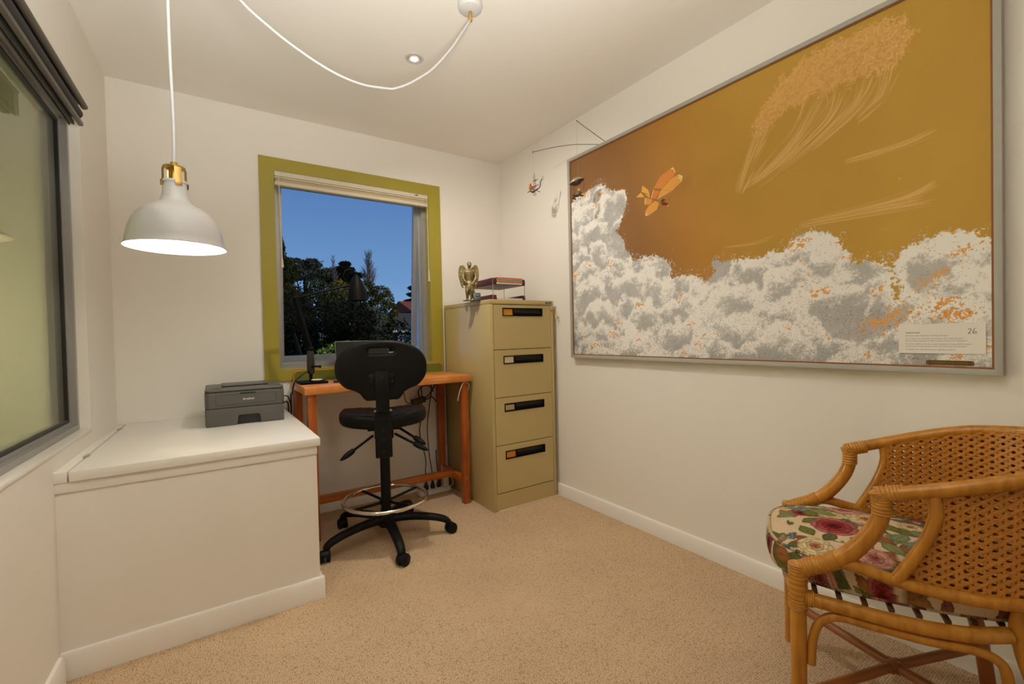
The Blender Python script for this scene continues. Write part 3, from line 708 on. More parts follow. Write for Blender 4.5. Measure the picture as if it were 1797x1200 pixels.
mb.tube(curve_pts([(-.031, 0, .194), (-.039, -.004, .168), (-.037, -.013, .143), (-.026, -.022, .122), (-.016, -.026, .112)], 4), list(np.linspace(.0095, .006, 17)), n=10)
mb.tube(curve_pts([(.031, 0, .194), (.041, -.004, .170), (.040, -.016, .147), (.028, -.026, .124), (.014, -.028, .105)], 4), list(np.linspace(.0095, .006, 17)), n=10)
# skirt, legs and feet
mb.tube([(0, 0, .124), (0, -.001, .11), (0, -.002, .088), (.002, -.002, .07)], [.024, .027, .030, .027], n=18, flat=.75, up=(0, 1, 0))
mb.tube(curve_pts([(-.013, 0, .10), (-.016, -.009, .062), (-.015, -.002, .035), (-.016, 0, .010)], 4), list(np.linspace(.0155, .0075, 13)), n=12)
mb.tube(curve_pts([(.013, 0, .10), (.013, -.014, .066), (.014, -.004, .036), (.015, -.002, .010)], 4), list(np.linspace(.0155, .0075, 13)), n=12)
mb.ball((-.018, -.012, .0075), (.008, .018, .0070), 12).ball((.016, -.014, .0075), (.008, .018, .0070), 12)
for x, y, b_ in ((.024, .004, .030), (.030, .008, .036), (.017, .012, .022), (-.010, .014, .014)):
    mb.tube(curve_pts([(x*.6, y, .115), (x*.9, y+.003, .075), (b_*1.0, y+.006, .030), (b_*1.05, y+.006, .006)], 4), list(np.linspace(.006, .0075, 13)), n=8)
mb.tube(curve_pts([(.010, -.028, .118), (.006, -.034, .085), (.004, -.030, .05), (.002, -.028, .02)], 4), .0035, n=8)
mb.prism([(.044*math.cos(q), .030*math.sin(q)) for q in np.linspace(0, 2*PI, 28, endpoint=False)], 0, .006)
remesh_build(mb, 'figure', br_m, t)
def wing(s):
    mb = MB()
    lead = curve_pts([(s*.012, .016, .186), (s*.030, .024, .222), (s*.048, .026, .232), (s*.060, .026, .208), (s*.062, .024, .165), (s*.052, .022, .120), (s*.036, .018, .085)], 5)
    mb.tube(lead, list(np.linspace(.0075, .0035, len(lead))), n=8)
    for k in range(15):
        f_ = k/14
        a = Vector(lead[int(4+f_*(len(lead)-9))]); root = Vector((s*(.014+.006*f_), .020, .178-.075*f_))
        mb.tube([root, (root+a)/2+Vector((0, .003, .004)), a], [.0046, .0068, .0042], n=8, flat=1.0)
        tip = a+Vector((-s*.004, .002, -.022)); mb.tube([a, tip], [.0055, .002], n=8)
    return mb
remesh_build(wing(-1), 'wing', br_m, t, .0022)
remesh_build(wing(1), 'wing', br_m, t, .0022)
t = thing('desk_clock', 'small dark grey wedge shaped clock at the statue\'s feet', 'clock', (1.462, 2.545, KZ), math.radians(-20))
b = MB().prism([(-.016, 0), (.020, 0), (.014, .048), (.006, .050)], -.023, .023, bev=.002, M=frame((0, 0, 0), (0, 1, 0), (0, 0, 1), (1, 0, 0))).build('case', mat('clock_grey', (.045, .05, .055), rough=.4), t)
Mk = frame((0, -.0080, .0245), (1, 0, 0), Vector((0, .022, .050)).normalized(), Vector((0, -.050, .022)).normalized())
mb = MB()
for i, (x0, x1) in enumerate(((-.015, -.010), (-.009, -.005), (-.004, .0), (.001, .006), (.007, .012))): mb.box(x0, x1, .008, .014, .0005, .0012, M=Mk)
mb.box(-.016, -.002, -.010, -.007, .0005, .0012, M=Mk).box(.004, .014, -.012, -.009, .0005, .0012, M=Mk)
mb.build('face_marks', mat('clock_marks', (.26, .27, .27), rough=.4), t, smooth=0)
P_CL = [(-0.002, 0.746), (0.025, 0.816), (0.075, 0.817), (0.14, 0.834), (0.18, 0.781), (0.236, 0.758), (0.248, 0.713), (0.224, 0.63), (0.208, 0.587), (0.172, 0.585), (0.207, 0.569), (0.234, 0.522), (0.231, 0.482), (0.251, 0.47), (0.265, 0.423), (0.304, 0.439), (0.344, 0.437), (0.381, 0.409), (0.397, 0.357), (0.391, 0.318), (0.409, 0.327), (0.443, 0.333), (0.481, 0.319), (0.493, 0.283), (0.503, 0.303), (0.525, 0.333), (0.51, 0.369), (0.524, 0.391), (0.537, 0.362), (0.568, 0.362), (0.589, 0.361), (0.622, 0.36), (0.639, 0.35), (0.648, 0.373), (0.667, 0.373), (0.686, 0.358), (0.691, 0.385), (0.714, 0.413), (0.747, 0.416), (0.778, 0.397), (0.791, 0.358), (0.807, 0.328), (0.812, 0.301), (0.804, 0.277), (0.812, 0.292), (0.835, 0.305), (0.857, 0.287), (0.865, 0.273), (0.872, 0.239), (0.871, 0.198), (0.866, 0.174), (0.879, 0.176), (0.886, 0.213), (0.874, 0.258), (0.877, 0.295), (0.887, 0.324), (0.907, 0.335), (0.927, 0.341), (0.941, 0.355), (0.954, 0.362), (0.963, 0.345), (0.977, 0.352), (0.985, 0.328), (1.0, 0.316), (1.004, 0.314)]
P_CIR = [(0.607, 0.815), (0.634, 0.868), (0.678, 0.926), (0.718, 0.962), (0.761, 0.982), (0.806, 0.98), (0.847, 0.977), (0.881, 0.971), (0.905, 0.912), (0.901, 0.861), (0.881, 0.83), (0.847, 0.83), (0.801, 0.839), (0.75, 0.839), (0.7, 0.835), (0.658, 0.794), (0.632, 0.76)]
P_TAILS = [[(0.652, 0.817), (0.626, 0.744), (0.584, 0.6)], [(0.761, 0.84), (0.716, 0.732), (0.618, 0.617)], [(0.796, 0.825), (0.77, 0.745), (0.669, 0.643)], [(0.847, 0.839), (0.819, 0.758), (0.738, 0.674)], [(0.873, 0.852), (0.86, 0.764), (0.819, 0.716)], [(0.935, 0.626), (0.888, 0.61), (0.799, 0.608)], [(0.935, 0.486), (0.887, 0.46), (0.737, 0.446)], [(0.934, 0.441), (0.871, 0.442), (0.714, 0.445)], [(0.667, 0.421), (0.616, 0.41), (0.547, 0.414)], [(0.739, 0.774), (0.681, 0.676), (0.591, 0.609)]]
P_GL = {'w1': [(0.406, 0.782), (0.415, 0.757), (0.409, 0.743), (0.37, 0.708), (0.341, 0.72), (0.362, 0.76), (0.377, 0.77)], 'w2': [(0.425, 0.743), (0.436, 0.731), (0.432, 0.71), (0.403, 0.685), (0.351, 0.667), (0.366, 0.705), (0.395, 0.738)], 'w3': [(0.341, 0.717), (0.364, 0.699), (0.347, 0.674), (0.331, 0.682)], 'w4': [(0.347, 0.667), (0.36, 0.654), (0.352, 0.626), (0.326, 0.613), (0.312, 0.613), (0.311, 0.631), (0.323, 0.654)], 'w5': [(0.311, 0.695), (0.339, 0.675), (0.331, 0.655), (0.311, 0.663), (0.309, 0.674)], 't1': [(0.302, 0.752), (0.324, 0.723), (0.329, 0.698), (0.299, 0.723)], 't2': [(0.297, 0.722), (0.311, 0.695), (0.278, 0.708)], 't3': [(0.307, 0.715), (0.328, 0.699), (0.329, 0.683)], 'red': [(0.365, 0.649), (0.375, 0.651), (0.39, 0.638), (0.384, 0.633), (0.371, 0.638)], 'green': [(0.364, 0.655), (0.371, 0.664), (0.381, 0.658), (0.371, 0.652)], 'head': [(0.384, 0.636), (0.391, 0.63), (0.393, 0.622), (0.386, 0.627)]}
P_GLL = [[(0.407, 0.683), (0.394, 0.651), (0.39, 0.64)], [(0.388, 0.674), (0.394, 0.651)], [(0.341, 0.717), (0.403, 0.685)], [(0.347, 0.669), (0.365, 0.649)], [(0.356, 0.629), (0.375, 0.639)], [(0.346, 0.618), (0.371, 0.636)], [(0.362, 0.658), (0.394, 0.653)]]
# ================================================================ PAINTING (its picture is worked out here stroke by stroke)
PY0, PY1, PZ0, PZ1 = .303, 2.243, .956, 2.236          # outer frame on the right wall
CW, CH = 1640, 1066
rng = np.random.default_rng(7)
def vnoise(H, W, cell, seed):
    r = np.random.default_rng(seed); g = r.random((int(H/cell)+3, int(W/cell)+3))
    y = np.arange(H)/cell; x = np.arange(W)/cell
    yi, xi = y.astype(int), x.astype(int); fy, fx = y-yi, x-xi
    fy = (fy*fy*(3-2*fy))[:, None]; fx = (fx*fx*(3-2*fx))[None]
    a = g[yi][:, xi]; b = g[yi][:, xi+1]; c = g[yi+1][:, xi]; e = g[yi+1][:, xi+1]
    return (a*(1-fx)+b*fx)*(1-fy)+(c*(1-fx)+e*fx)*fy
def fbm(H, W, cell, seed, o=3):
    s = 0; amp = 1; t = 0
    for i in range(o):
        s = s+amp*vnoise(H, W, cell/2**i, seed+i); t += amp; amp *= .55
    return s/t
def poly_mask(H, W, P):
    yy, xx = np.mgrid[0:H, 0:W]; m = np.zeros((H, W), bool); k = len(P)
    x0 = max(0, int(min(p[0] for p in P))-1); x1 = min(W, int(max(p[0] for p in P))+2)
    y0 = max(0, int(min(p[1] for p in P))-1); y1 = min(H, int(max(p[1] for p in P))+2)
    X, Y = xx[y0:y1, x0:x1], yy[y0:y1, x0:x1]; mm = m[y0:y1, x0:x1]
    for i in range(k):
        (ax, ay), (bx, by) = P[i], P[(i+1) % k]
        if ay == by: continue
        c = ((ay > Y) != (by > Y)) & (X < (bx-ax)*(Y-ay)/(by-ay)+ax); mm ^= c
    return m
def blur(a, r):
    for _ in range(2):
        for ax in (0, 1):
            p = np.pad(a, [(r+1, r) if i == ax else (0, 0) for i in (0, 1)], mode='edge'); c = np.cumsum(p, ax)
            n = a.shape[ax]
            a = (np.take(c, np.arange(2*r+1, 2*r+1+n), ax)-np.take(c, np.arange(0, n), ax))/(2*r+1)
    return a
def mixc(img, m, col):
    img[:] = img*(1-m[..., None])+np.asarray(col, float)*m[..., None]
def strokes(A, paths, alphas, rad=1):
    """soft lines into the alpha array A (rows counted from the bottom)"""
    H, W = A.shape
    for P, al in zip(paths, alphas):
        x = np.round(P[:, 0]).astype(int); y = np.round(P[:, 1]).astype(int)
        for dx in range(-rad+1, rad):
            for dy in range(-rad+1, rad):
                xx, yy = x+dx, y+dy; k = (xx >= 0) & (xx < W) & (yy >= 0) & (yy < H)
                np.maximum.at(A, (yy[k], xx[k]), (al if np.isscalar(al) else al[k]))
def line(a, b):
    n = int(max(abs(a[0]-b[0]), abs(a[1]-b[1])))+2
    return np.stack([np.linspace(a[0], b[0], n), np.linspace(a[1], b[1], n)], 1)
def paint_canvas():
    H, W = CH, CW; px = lambda L: [(s*W, t*H) for s, t in L]
    yy, xx = np.mgrid[0:H, 0:W]; S, T = xx/W, yy/H
    # sky: brown at the left to gold at the right
    f = np.clip((S+.18*(T-.5)+.05*(fbm(H, W, 300, 3)-.5))/.85, 0, 1); f = f*f*(3-2*f)
    keys = np.array([(.250, .128, .052), (.30, .145, .047), (.45, .215, .045), (.49, .283, .050), (.53, .315, .060)])
    img = np.stack([np.interp(f, [0, .3, .55, .8, 1], keys[:, i]) for i in range(3)], -1)
    img *= (1+.10*(fbm(H, W, 120, 9)-.5))[..., None]
    # high feathery cloud and its falling streaks
    n1 = fbm(H, W, 26, 21, 4); n2 = fbm(H, W, 5, 31, 2)
    m = blur(poly_mask(H, W, px(P_CIR)).astype(float), 29)
    a = np.clip((m+.75*(n1-.5)+.5*(n2-.5)-.42)*5, 0, 1)*np.clip(.35+1.1*n2, 0, 1)
    mixc(img, np.clip(a*.95, 0, 1), (.72, .41, .135))
    lobes = np.clip((fbm(H, W, 9, 41, 3)-.52)*7, 0, 1)*np.clip(a, 0, 1)
    mixc(img, lobes*.42, (.50, .27, .06))
    mixc(img, np.clip((fbm(H, W, 5, 51, 2)-.56)*6, 0, 1)*np.clip(a, 0, 1)*.55*np.clip((S-.72)*7, 0, 1), (.84, .56, .24))
    A = np.zeros((H, W)); B = np.zeros((H, W))
    wid = [34, 40, 38, 30, 22, 16, 14, 16, 9, 30]; cnt = [60, 70, 60, 50, 36, 34, 44, 40, 20, 44]
    for q, P in enumerate(P_TAILS):
        c = np.array([(p.x, p.y) for p in curve_pts([(x, y, 0) for x, y in px(P)], 14)])
        for _ in range(int(cnt[q]*1.25)):
            t0, t1 = sorted(rng.random(2)); t1 = min(1, t0+.25+.5*rng.random())
            i0, i1 = int(t0*(len(c)-1)), max(int(t0*(len(c)-1))+3, int(t1*(len(c)-1))); seg = c[i0:i1+1]
            if len(seg) < 3: continue
            o = rng.normal()*wid[q]*.55; d = seg[-1]-seg[0]; nrm = np.array([-d[1], d[0]])/(np.hypot(*d)+1e-6)
            seg = seg+nrm*o*np.linspace(1, .55, len(seg))[:, None]
            u = np.linspace(0, 1, int(np.hypot(*d))+4); uu = np.linspace(0, 1, len(seg))
            P2 = np.stack([np.interp(u, uu, seg[:, 0]), np.interp(u, uu, seg[:, 1])], 1)
            fade = (.25+.75*rng.random())*np.sin(np.clip(u, .04, .97)*PI)**.7
            strokes(A if rng.random() < .6 else B, [P2], [fade*(.8 if q != 8 else .45)], 1 if rng.random() < .6 else 2)
    mixc(img, np.clip(A, 0, 1)*.75, (.68, .40, .13)); mixc(img, np.clip(B, 0, 1)*.8, (.82, .54, .24))
    # cumulus bank
    poly = px(P_CL)+[(W+40, -40), (-40, -40)]
    poly[0] = (-40, poly[0][1]); m0 = poly_mask(H, W, poly).astype(float); m = blur(m0, 12)
    hf = fbm(H, W, 7, 61, 3); hf2 = fbm(H, W, 4, 71, 2)
    cloud = np.clip((m-.5+1.0*(hf-.5)+.40*(hf2-.5))*8+.5, 0, 1)
    spray = blur(m0, 32); sp = (spray > .12) & (m < .5) & (hf2 > .80-.22*spray) & (fbm(H, W, 60, 77) > .52)
    cloud = np.maximum(cloud, sp*.8)
    # puffs, far ones first: stippled white crowns that thin out into grey bellies
    D = np.full((H, W), .35); r = np.random.default_rng(11); org = np.zeros((H, W))
    jx, jy = (fbm(H, W, 45, 81, 4)-.5)*105, (fbm(H, W, 45, 91, 4)-.5)*105
    c = []
    for gx in np.arange(-.03, 1.08, .088):
        ys = np.nonzero(m0[:, min(W-1, max(0, int(gx*W)))])[0]; topy = (ys.max() if len(ys) else 0)
        y = topy-18
        while y > -50:
            c.append((gx*W+r.normal()*44, y-r.random()*26, 78+r.random()*78)); y -= 84+r.random()*56
    c += [(.80*W, .33*H, 110), (.74*W, .34*H, 108), (.84*W, .2*H, 112), (.68*W, .27*H, 100), (.09*W, .7*H, 110), (.19*W, .74*H, 86), (.93*W, .27*H, 145)]
    c.sort(key=lambda q: -(q[1]+q[2]*.6))
    for x, y, R in c:
        dx, dy = (xx-x+jx)/R, (yy-y+R*.35+jy)/(R*.9); d = np.sqrt(dx*dx+dy*dy)
        ins = np.clip((1-d)*4, 0, 1)*np.clip((dy+.95)*1.6, 0, 1)
        shade = np.clip(.12+1.05*np.clip(d, 0, 1)**1.6*np.clip(.62+.75*dy, 0, 1)+.30*np.clip(dy, -.5, 1), 0, 1.1)
        D = D*(1-ins)+shade*ins
        a0 = r.normal()*.8; ang = np.arctan2(dx, dy); hit = 1. if r.random() < .75 else 0.
        org = org*(1-ins)+hit*ins*(np.exp(-((d-.80)/.13)**2)*np.exp(-((ang-a0)/.5)**2))
    uni = lambda q: np.clip((q-.5)*1.55+.5, 0, 1)
    f3 = uni(fbm(H, W, 5, 141, 2)); f4 = uni(vnoise(H, W, 2.6, 151)); big = fbm(H, W, 80, 101, 3)
    D = D+.7*(big-.5)
    D = blur(D, 3)
    w = np.clip((D*1.06-.46*f3-.13*f4-.34*uni(fbm(H, W, 13, 145, 3))+.02)*2.0+.20, 0, 1)
    gcol = np.array((.47, .465, .455))*(1+.22*(fbm(H, W, 50, 161, 3)-.5)+.16*(f3-.5))[..., None]
    col = gcol*(1-w[..., None])+np.array((.87, .85, .815))*w[..., None]
    dry = .8*np.clip((.14-f3)*12, 0, 1)*np.clip((.55-f4)*4, 0, 1)*np.clip(.9-D, .15, 1)
    col = col*(1-.75*dry[..., None])+np.array((.26, .18, .08))*.75*dry[..., None]
    f5 = uni(fbm(H, W, 7, 171, 2)); f6 = uni(vnoise(H, W, 3.0, 181))
    fl = org*(.45+1.1*(fbm(H, W, 46, 191, 2) > .47))
    fleck = np.clip((fl*.80+.85*(f5-.5)+.55*(f6-.5)-.70)*7, 0, 1)
    bigor = np.exp(-(((S-.86)/.05)**2+((T-.125-.5*(S-.86))/.026)**2))+np.exp(-(((S-.955)/.032)**2+((T-.135)/.026)**2))+.8*np.exp(-(((S-.925)/.03)**2+((T-.225-(S-.92))/.02)**2))+.7*np.exp(-(((S-.965)/.02)**2+((T-.30)/.02)**2))
    fleck = np.maximum(fleck, np.clip((bigor*.9+.95*(f5-.5)+.65*(f6-.5)-.62)*7, 0, 1))
    col = col*(1-fleck[..., None])+np.array((.78, .38, .11))*fleck[..., None]
    lowl = np.exp(-((S/.10)**2+((T-.05)/.09)**2))+.45*np.exp(-((T/.05)**2))
    col *= (1-.50*np.clip(lowl*(f3*.6+.55), 0, 1)*(1-.5*w))[..., None]
    speck = .6*np.clip((.10-f4)*14, 0, 1)*(T < .16+.1*fbm(H, W, 90, 121)); col *= (1-.55*speck)[..., None]
    img = img*(1-cloud[..., None])+col*cloud[..., None]
    # the little glider with its orange sailcloth
    G = P_GL; base = {'w1': (.74, .27, .06), 'w2': (.78, .37, .08), 'w3': (.70, .24, .06), 'w4': (.78, .36, .08), 'w5': (.74, .32, .07), 't1': (.80, .42, .08), 't2': (.82, .42, .08), 't3': (.80, .40, .08), 'red': (.30, .012, .008), 'green': (.03, .085, .02), 'head': (.75, .40, .05)}
    O = np.zeros((H, W)); cen = np.array((.36, .68))
    for k in ('w1', 'w3', 'w5', 't1', 't2', 't3', 'w4', 'w2', 'green', 'red', 'head'):
        P = px(G[k]); mm = poly_mask(H, W, P); img[mm] = base[k]
        if k[0] == 'w':
            ca = np.array(P).mean(0); pr = np.array(P)[np.argmin(((np.array(P)-cen*(W, H))**2).sum(1))]
            far = np.array(P)[np.argmax(((np.array(P)-cen*(W, H))**2).sum(1))]
            d = (far-pr)/np.hypot(*(far-pr)); w_ = (xx-pr[0])*-d[1]+(yy-pr[1])*d[0]; l_ = ((xx-pr[0])*d[0]+(yy-pr[1])*d[1])/np.hypot(*(far-pr))
            st = .5+.5*np.sin(w_*.87/(.5+.8*np.clip(l_, 0, 1)))
            img[mm] = (img*(.72+.5*st[..., None]))[mm]
            tip = mm & (l_ > .82+.12*hf); img[tip] = (.80, .62, .25)
        strokes(O, [line(P[i], P[(i+1) % len(P)]) for i in range(len(P))], [1.0]*len(P), 1)
    for L in P_GLL:
        q = px(L); strokes(O, [line(q[i], q[i+1]) for i in range(len(q)-1)], [.9]*(len(q)-1), 1)
    mixc(img, O*.85, (.07, .045, .03))
    sh = blur(poly_mask(H, W, [(x+82, y-58) for x, y in px(G['w1'])]).astype(float), 9)
    mixc(img, sh*.12*(1-np.clip(O, 0, 1)), (.2, .1, .03))
    return np.clip(img, 0, 1)
def colour_grid(name, V, C, nu, nv, m, parent, closed_u=False, smooth=True):
    """mesh of a nu x nv vertex array with a colour at each vertex"""
    me = bpy.data.meshes.new(name); n = nu*nv
    idx = np.arange(n).reshape(nu, nv); I = idx if not closed_u else np.vstack([idx, idx[:1]])
    F = np.stack([I[:-1, :-1], I[1:, :-1], I[1:, 1:], I[:-1, 1:]], -1).reshape(-1, 4)
    me.vertices.add(n); me.vertices.foreach_set('co', np.asarray(V, np.float32).ravel())
    me.loops.add(F.size); me.loops.foreach_set('vertex_index', F.astype(np.int32).ravel())
    me.polygons.add(len(F)); me.polygons.foreach_set('loop_start', np.arange(0, F.size, 4, dtype=np.int32))
    me.update(calc_edges=True)
    at = me.attributes.new('paint', 'FLOAT_COLOR', 'POINT')
    c4 = np.ones((n, 4), np.float32); c4[:, :3] = np.asarray(C).reshape(n, 3); at.data.foreach_set('color', c4.ravel())
    if smooth: me.shade_smooth()
    return link(name, me, m, parent)
XCV = XR-.027
pt = thing('painting', 'large framed painting of white clouds under a golden sky on the right wall', 'painting', (XR, (PY0+PY1)/2, (PZ0+PZ1)/2))
def make_painting():
    img = paint_canvas(); t = pt
    y1, y0, z0, z1 = PY1-.0240, PY0+.0240, PZ0+.0240, PZ1-.0240
    ys = np.linspace(y1, y0, CW); zs = np.linspace(z0, z1, CH); o = t.location
    V = np.zeros((CW, CH, 3)); V[..., 0] = XCV-o.x; V[..., 1] = ys[:, None]-o.y; V[..., 2] = zs[None]-o.z
    cv = colour_grid('canvas', V, np.transpose(img, (1, 0, 2)), CW, CH, attr_mat('oil_paint', rough=.6, bump=.12, bscale=350, spec=.15), t, smooth=False)
    MB().box(XCV+.001, XR-.001, y0, y1, z0, z1).build('backing_board', mat('board_brown', (.2, .12, .05), rough=.8), t, world=True, smooth=0)
    fm = mat('frame_grey_paint', (.40, .385, .35), rough=.5, var=.07, scale=25)
    fe = mat('frame_bare_edge', (.26, .09, .018), rough=.6, var=.12, scale=30)
    Mx = frame((XR-.037, 0, 0), (0, 1, 0), (0, 0, 1), (1, 0, 0)); W_ = .0185
    for P in ([(PY0, PZ0), (PY1, PZ0), (PY1-W_, PZ0+W_), (PY0+W_, PZ0+W_)], [(PY0, PZ1), (PY1, PZ1), (PY1-W_, PZ1-W_), (PY0+W_, PZ1-W_)],
              [(PY0, PZ0), (PY0, PZ1), (PY0+W_, PZ1-W_), (PY0+W_, PZ0+W_)], [(PY1, PZ0), (PY1, PZ1), (PY1-W_, PZ1-W_), (PY1-W_, PZ0+W_)]):
        MB().prism(P, 0, .0365, M=Mx, bev=.0008).build('frame_rail', fm, t, world=True)
    ring = lambda i: [(PY0+i, PZ0+i), (PY1-i, PZ0+i), (PY1-i, PZ1-i), (PY0+i, PZ1-i)]
    MB().prism(ring(W_), .006, .014, M=Mx, holes=[ring(W_+.0058)]).build('frame_inner_lip', fe, t, world=True, smooth=0)
    # signature and brass plaque
    gm = mat('gold_paint', (.42, .27, .06), rough=.4)
    R = lambda y, z, d: frame((XCV-d-o.x, y-o.y, z-o.z), (0, -1, 0), (0, 0, 1), (-1, 0, 0))
    text('SP 4/05', .011, gm, R(.5325, .999, .0006), 'signature', t, shear=.25, space=.95)
    MB().prism(rrect(.3665, .4815, .9835, .9985, .0062, 3), -.0025, 0, M=frame((XCV, 0, 0), (0, 1, 0), (0, 0, 1), (1, 0, 0))).build('plaque', mat('dark_brass', (.135, .070, .018), rough=.35, metal=.5), t, world=True, smooth=0)
    pl_ = [c for c in t.children if c.name.startswith('plaque')][0]
    text_w('CLEARING THE CLOUDS', .0085, mat('plaque_lettering', (.30, .19, .05), rough=.4, metal=.4), R(.4685, .988, .0026), 'lettering', pl_, .089)
    for y in (.371, .477): MB().ball((XCV-.0027, y, .991), (.0008, .0015, .0015), 8).build('screw', chrome, pl_, world=True)
def text_w(body, size, m, M, name, parent, width, **k):
    o = text(body, size, m, Matrix.Identity(4), name, parent, **k)
    xs = [v.co.x for v in o.data.vertices]; s = width/(max(xs)-min(xs))
    o.data.transform(M @ Matrix.Diagonal((s, 1, 1, 1))); return o
make_painting()
def make_card():
    t = thing('info_card', 'white printed card with a handwritten 26 fixed over the painting\'s lower right corner', 'card', (XCV, .4455, 1.069))
    o = t.location
    b = MB().box(XCV-.0028, XCV-.0020, .340, .552, 1.0205, 1.1185).build('sheet', mat('card_paper', (.80, .755, .70), rough=.6, var=.01), t, world=True, smooth=0)
    R = lambda x, h: frame((XCV-.0029-o.x, .552-x-o.y, 1.1185-h-o.z), (0, -1, 0), (0, 0, 1), (-1, 0, 0))
    ink = mat('print_ink', (.10, .095, .09), rough=.6); L = []
    for s, h, w_ in (('Painted as a quick, simple way to fill a large wall space.', .0405, .1075),
                     ('The concept was to evoke hope and inspiration. This is Otto Lilienthal a', .0505, .1440),
                     ('German pioneer of Aviation in 1895. He became known as the "Flying Man".', .0580, .1520),
                     ('For me he symbolises the risk, courage, discipline and responsibility that goes', .0685, .1610),
                     ('with the quest for personal freedom by overcoming one\'s own limitations.', .0760, .1510),
                     ('The \'Master\' flyers add a 3D element for lightness and whimsy.', .0868, .1250)):
        L.append(text_w(s, .0050, ink, R(.0185, h), 'tmp_line', t, w_, ext=.0001))
    join_meshes('printed_text', L, t)
    text_w('Clearing the Clouds', .0052, ink, R(.0185, .0305), 'title_text', t, .037, ext=.0001, shear=.2, bold=.00018)
    pen = mat('pen_black', (.012, .012, .014), rough=.5)
    mb = MB(); q = lambda pts: [R(.172+x, .034-z) @ Vector((0, 0, 0)) for x, z in pts]
    mb.tube(curve_pts([Vector(p) for p in q([(.000, .012), (.003, .0155), (.0065, .0145), (.006, .009), (.002, .002), (.001, .0005), (.004, .0012), (.008, .0008)])], 5), .00062, n=6)
    mb.tube(curve_pts([Vector(p) for p in q([(.0165, .0165), (.013, .011), (.0115, .005), (.013, .001), (.017, .0005), (.0195, .003), (.018, .006), (.0145, .0055), (.0122, .003)])], 5), .00062, n=6)
    mb.build('handwritten_number', pen, t, smooth=60)
make_card()

# ================================================================ MOBILE: two wire arms with hanging flyers
wm = mat('dark_wire', (.035, .027, .02), rough=.5)
t = thing('mobile_arm', 'lower bent wire arm reaching left from behind the painting\'s top edge', 'mobile', (XR-.02, 1.98, 2.243), 0, 'wire arms of the mobile')
A_tip = Vector((1.80, 2.366, 2.292)); B_tip = Vector((1.85, 2.0, 2.36))
pa = curve_pts([(XR-.001, 1.96, 2.243), (1.97, 2.02, 2.256), (1.92, 2.12, 2.278), (1.86, 2.24, 2.290), A_tip+Vector((.002, -.0075, .0))], 6)
MB().tube(pa, .0017, n=8).tube([A_tip+Vector((.004*math.cos(q)*.5, .0075*math.cos(q), .0075*math.sin(q))) for q in np.linspace(0, 2*PI, 18, endpoint=False)], .0013, n=6, closed=True).build('wire', wm, t, world=True)
t2 = thing('mobile_arm', 'upper straight wire arm slanting up from behind the painting\'s top edge', 'mobile', (XR-.02, 1.93, 2.243), 0, 'wire arms of the mobile')
MB().tube([(XR-.001, 1.925, 2.242), (1.96, 1.945, 2.276), B_tip], .0017, n=8).ball(B_tip, .0034, n=8).build('wire', wm, t2, world=True)
thr = mat('pale_thread', (.42, .36, .26), rough=.7)
skin = mat('figure_skin', (.66, .44, .20), rough=.5); cloth = mat('figure_brown', (.30, .085, .025), rough=.6, var=.3, scale=90); grey_m = mat('aged_metal', (.16, .15, .14), rough=.4, metal=.5)
dk = mat('dark_metal', (.035, .032, .03), rough=.45, metal=.4)
# local axes: x runs to picture right (world -y along the wall), y away into the wall (+x), z up
FX, FY = Vector((.70, -.714, 0)), Vector((.714, .70, 0))
def flyer_frame(o): return frame(o, FX, FY, (0, 0, 1))
t = thing('rowing_flyer', 'tiny figure rowing an oared flying machine, hung left of the painting', 'flyer', (1.80, 2.360, 2.050)); root = t.location.copy()
L = lambda mb, name, m, p=None: mb.build(name, m, p or t, smooth=60)
Q = Matrix((FX, FY, Vector((0, 0, 1)))).transposed().to_4x4()
MB().tube([(0, 0, .085), A_tip-root-Vector((0, 0, .008))], .0004, n=5).build('thread', thr, t)
fg = MB().ball((-.022, 0, .012), (.012, .010, .017), 12, Q).ball((-.026, 0, .034), (.0085, .0085, .0095), 12, Q).tube([(-.018, 0, .008), (-.002, 0, .002), (.004, 0, -.010)], [.007, .006, .004], n=8, M=Q).tube([(-.020, -.006, .022), (-.006, -.008, .012), (.006, -.004, .014)], [.004, .0035, .003], n=8, M=Q)
L(fg, 'figure', cloth)
L(MB().ball((-.0285, -.004, .036), (.0075, .006, .009), 10, Q), 'figure_head', skin)
hull = MB().tube([(-.045, 0, -.018), (-.030, 0, -.008), (-.010, 0, -.016), (.010, 0, -.006), (.030, 0, .006)], [.002, .0035, .007, .005, .003], n=8, M=Q)
hull.tube(curve_pts([(.004, 0, -.006), (.028, 0, .004), (.040, 0, .022), (.042, 0, .045), (.052, 0, .062)], 5), .003, n=8, M=Q)
hull.tube([(.010, 0, -.004), (.026, 0, -.014), (.040, 0, -.020)], .0018, n=6, M=Q)
hull.tube([(.003+.0085*math.cos(q), 0, -.030+.0085*math.sin(q)) for q in np.linspace(0, 2*PI, 20, endpoint=False)], .0016, n=6, closed=True, M=Q).tube([(.003, 0, -.022), (.003, 0, -.006)], .0014, n=6, M=Q)
L(hull, 'hull', dk)
L(MB().ball((.056, 0, .070), (.0075, .003, .013), 12, Q), 'paddle', mat('pale_paddle', (.36, .37, .33), rough=.4))
ms = MB().tube([(.0, .002, -.004), (-.004, .002, .085)], .0013, n=6, M=Q).tube([(.012, -.002, 0), (.004, -.002, .098)], .0013, n=6, M=Q).ball((-.004, .002, .086), .0026, 8, Q).ball((.004, -.002, .099), .0026, 8, Q)
L(ms, 'mast', dk)
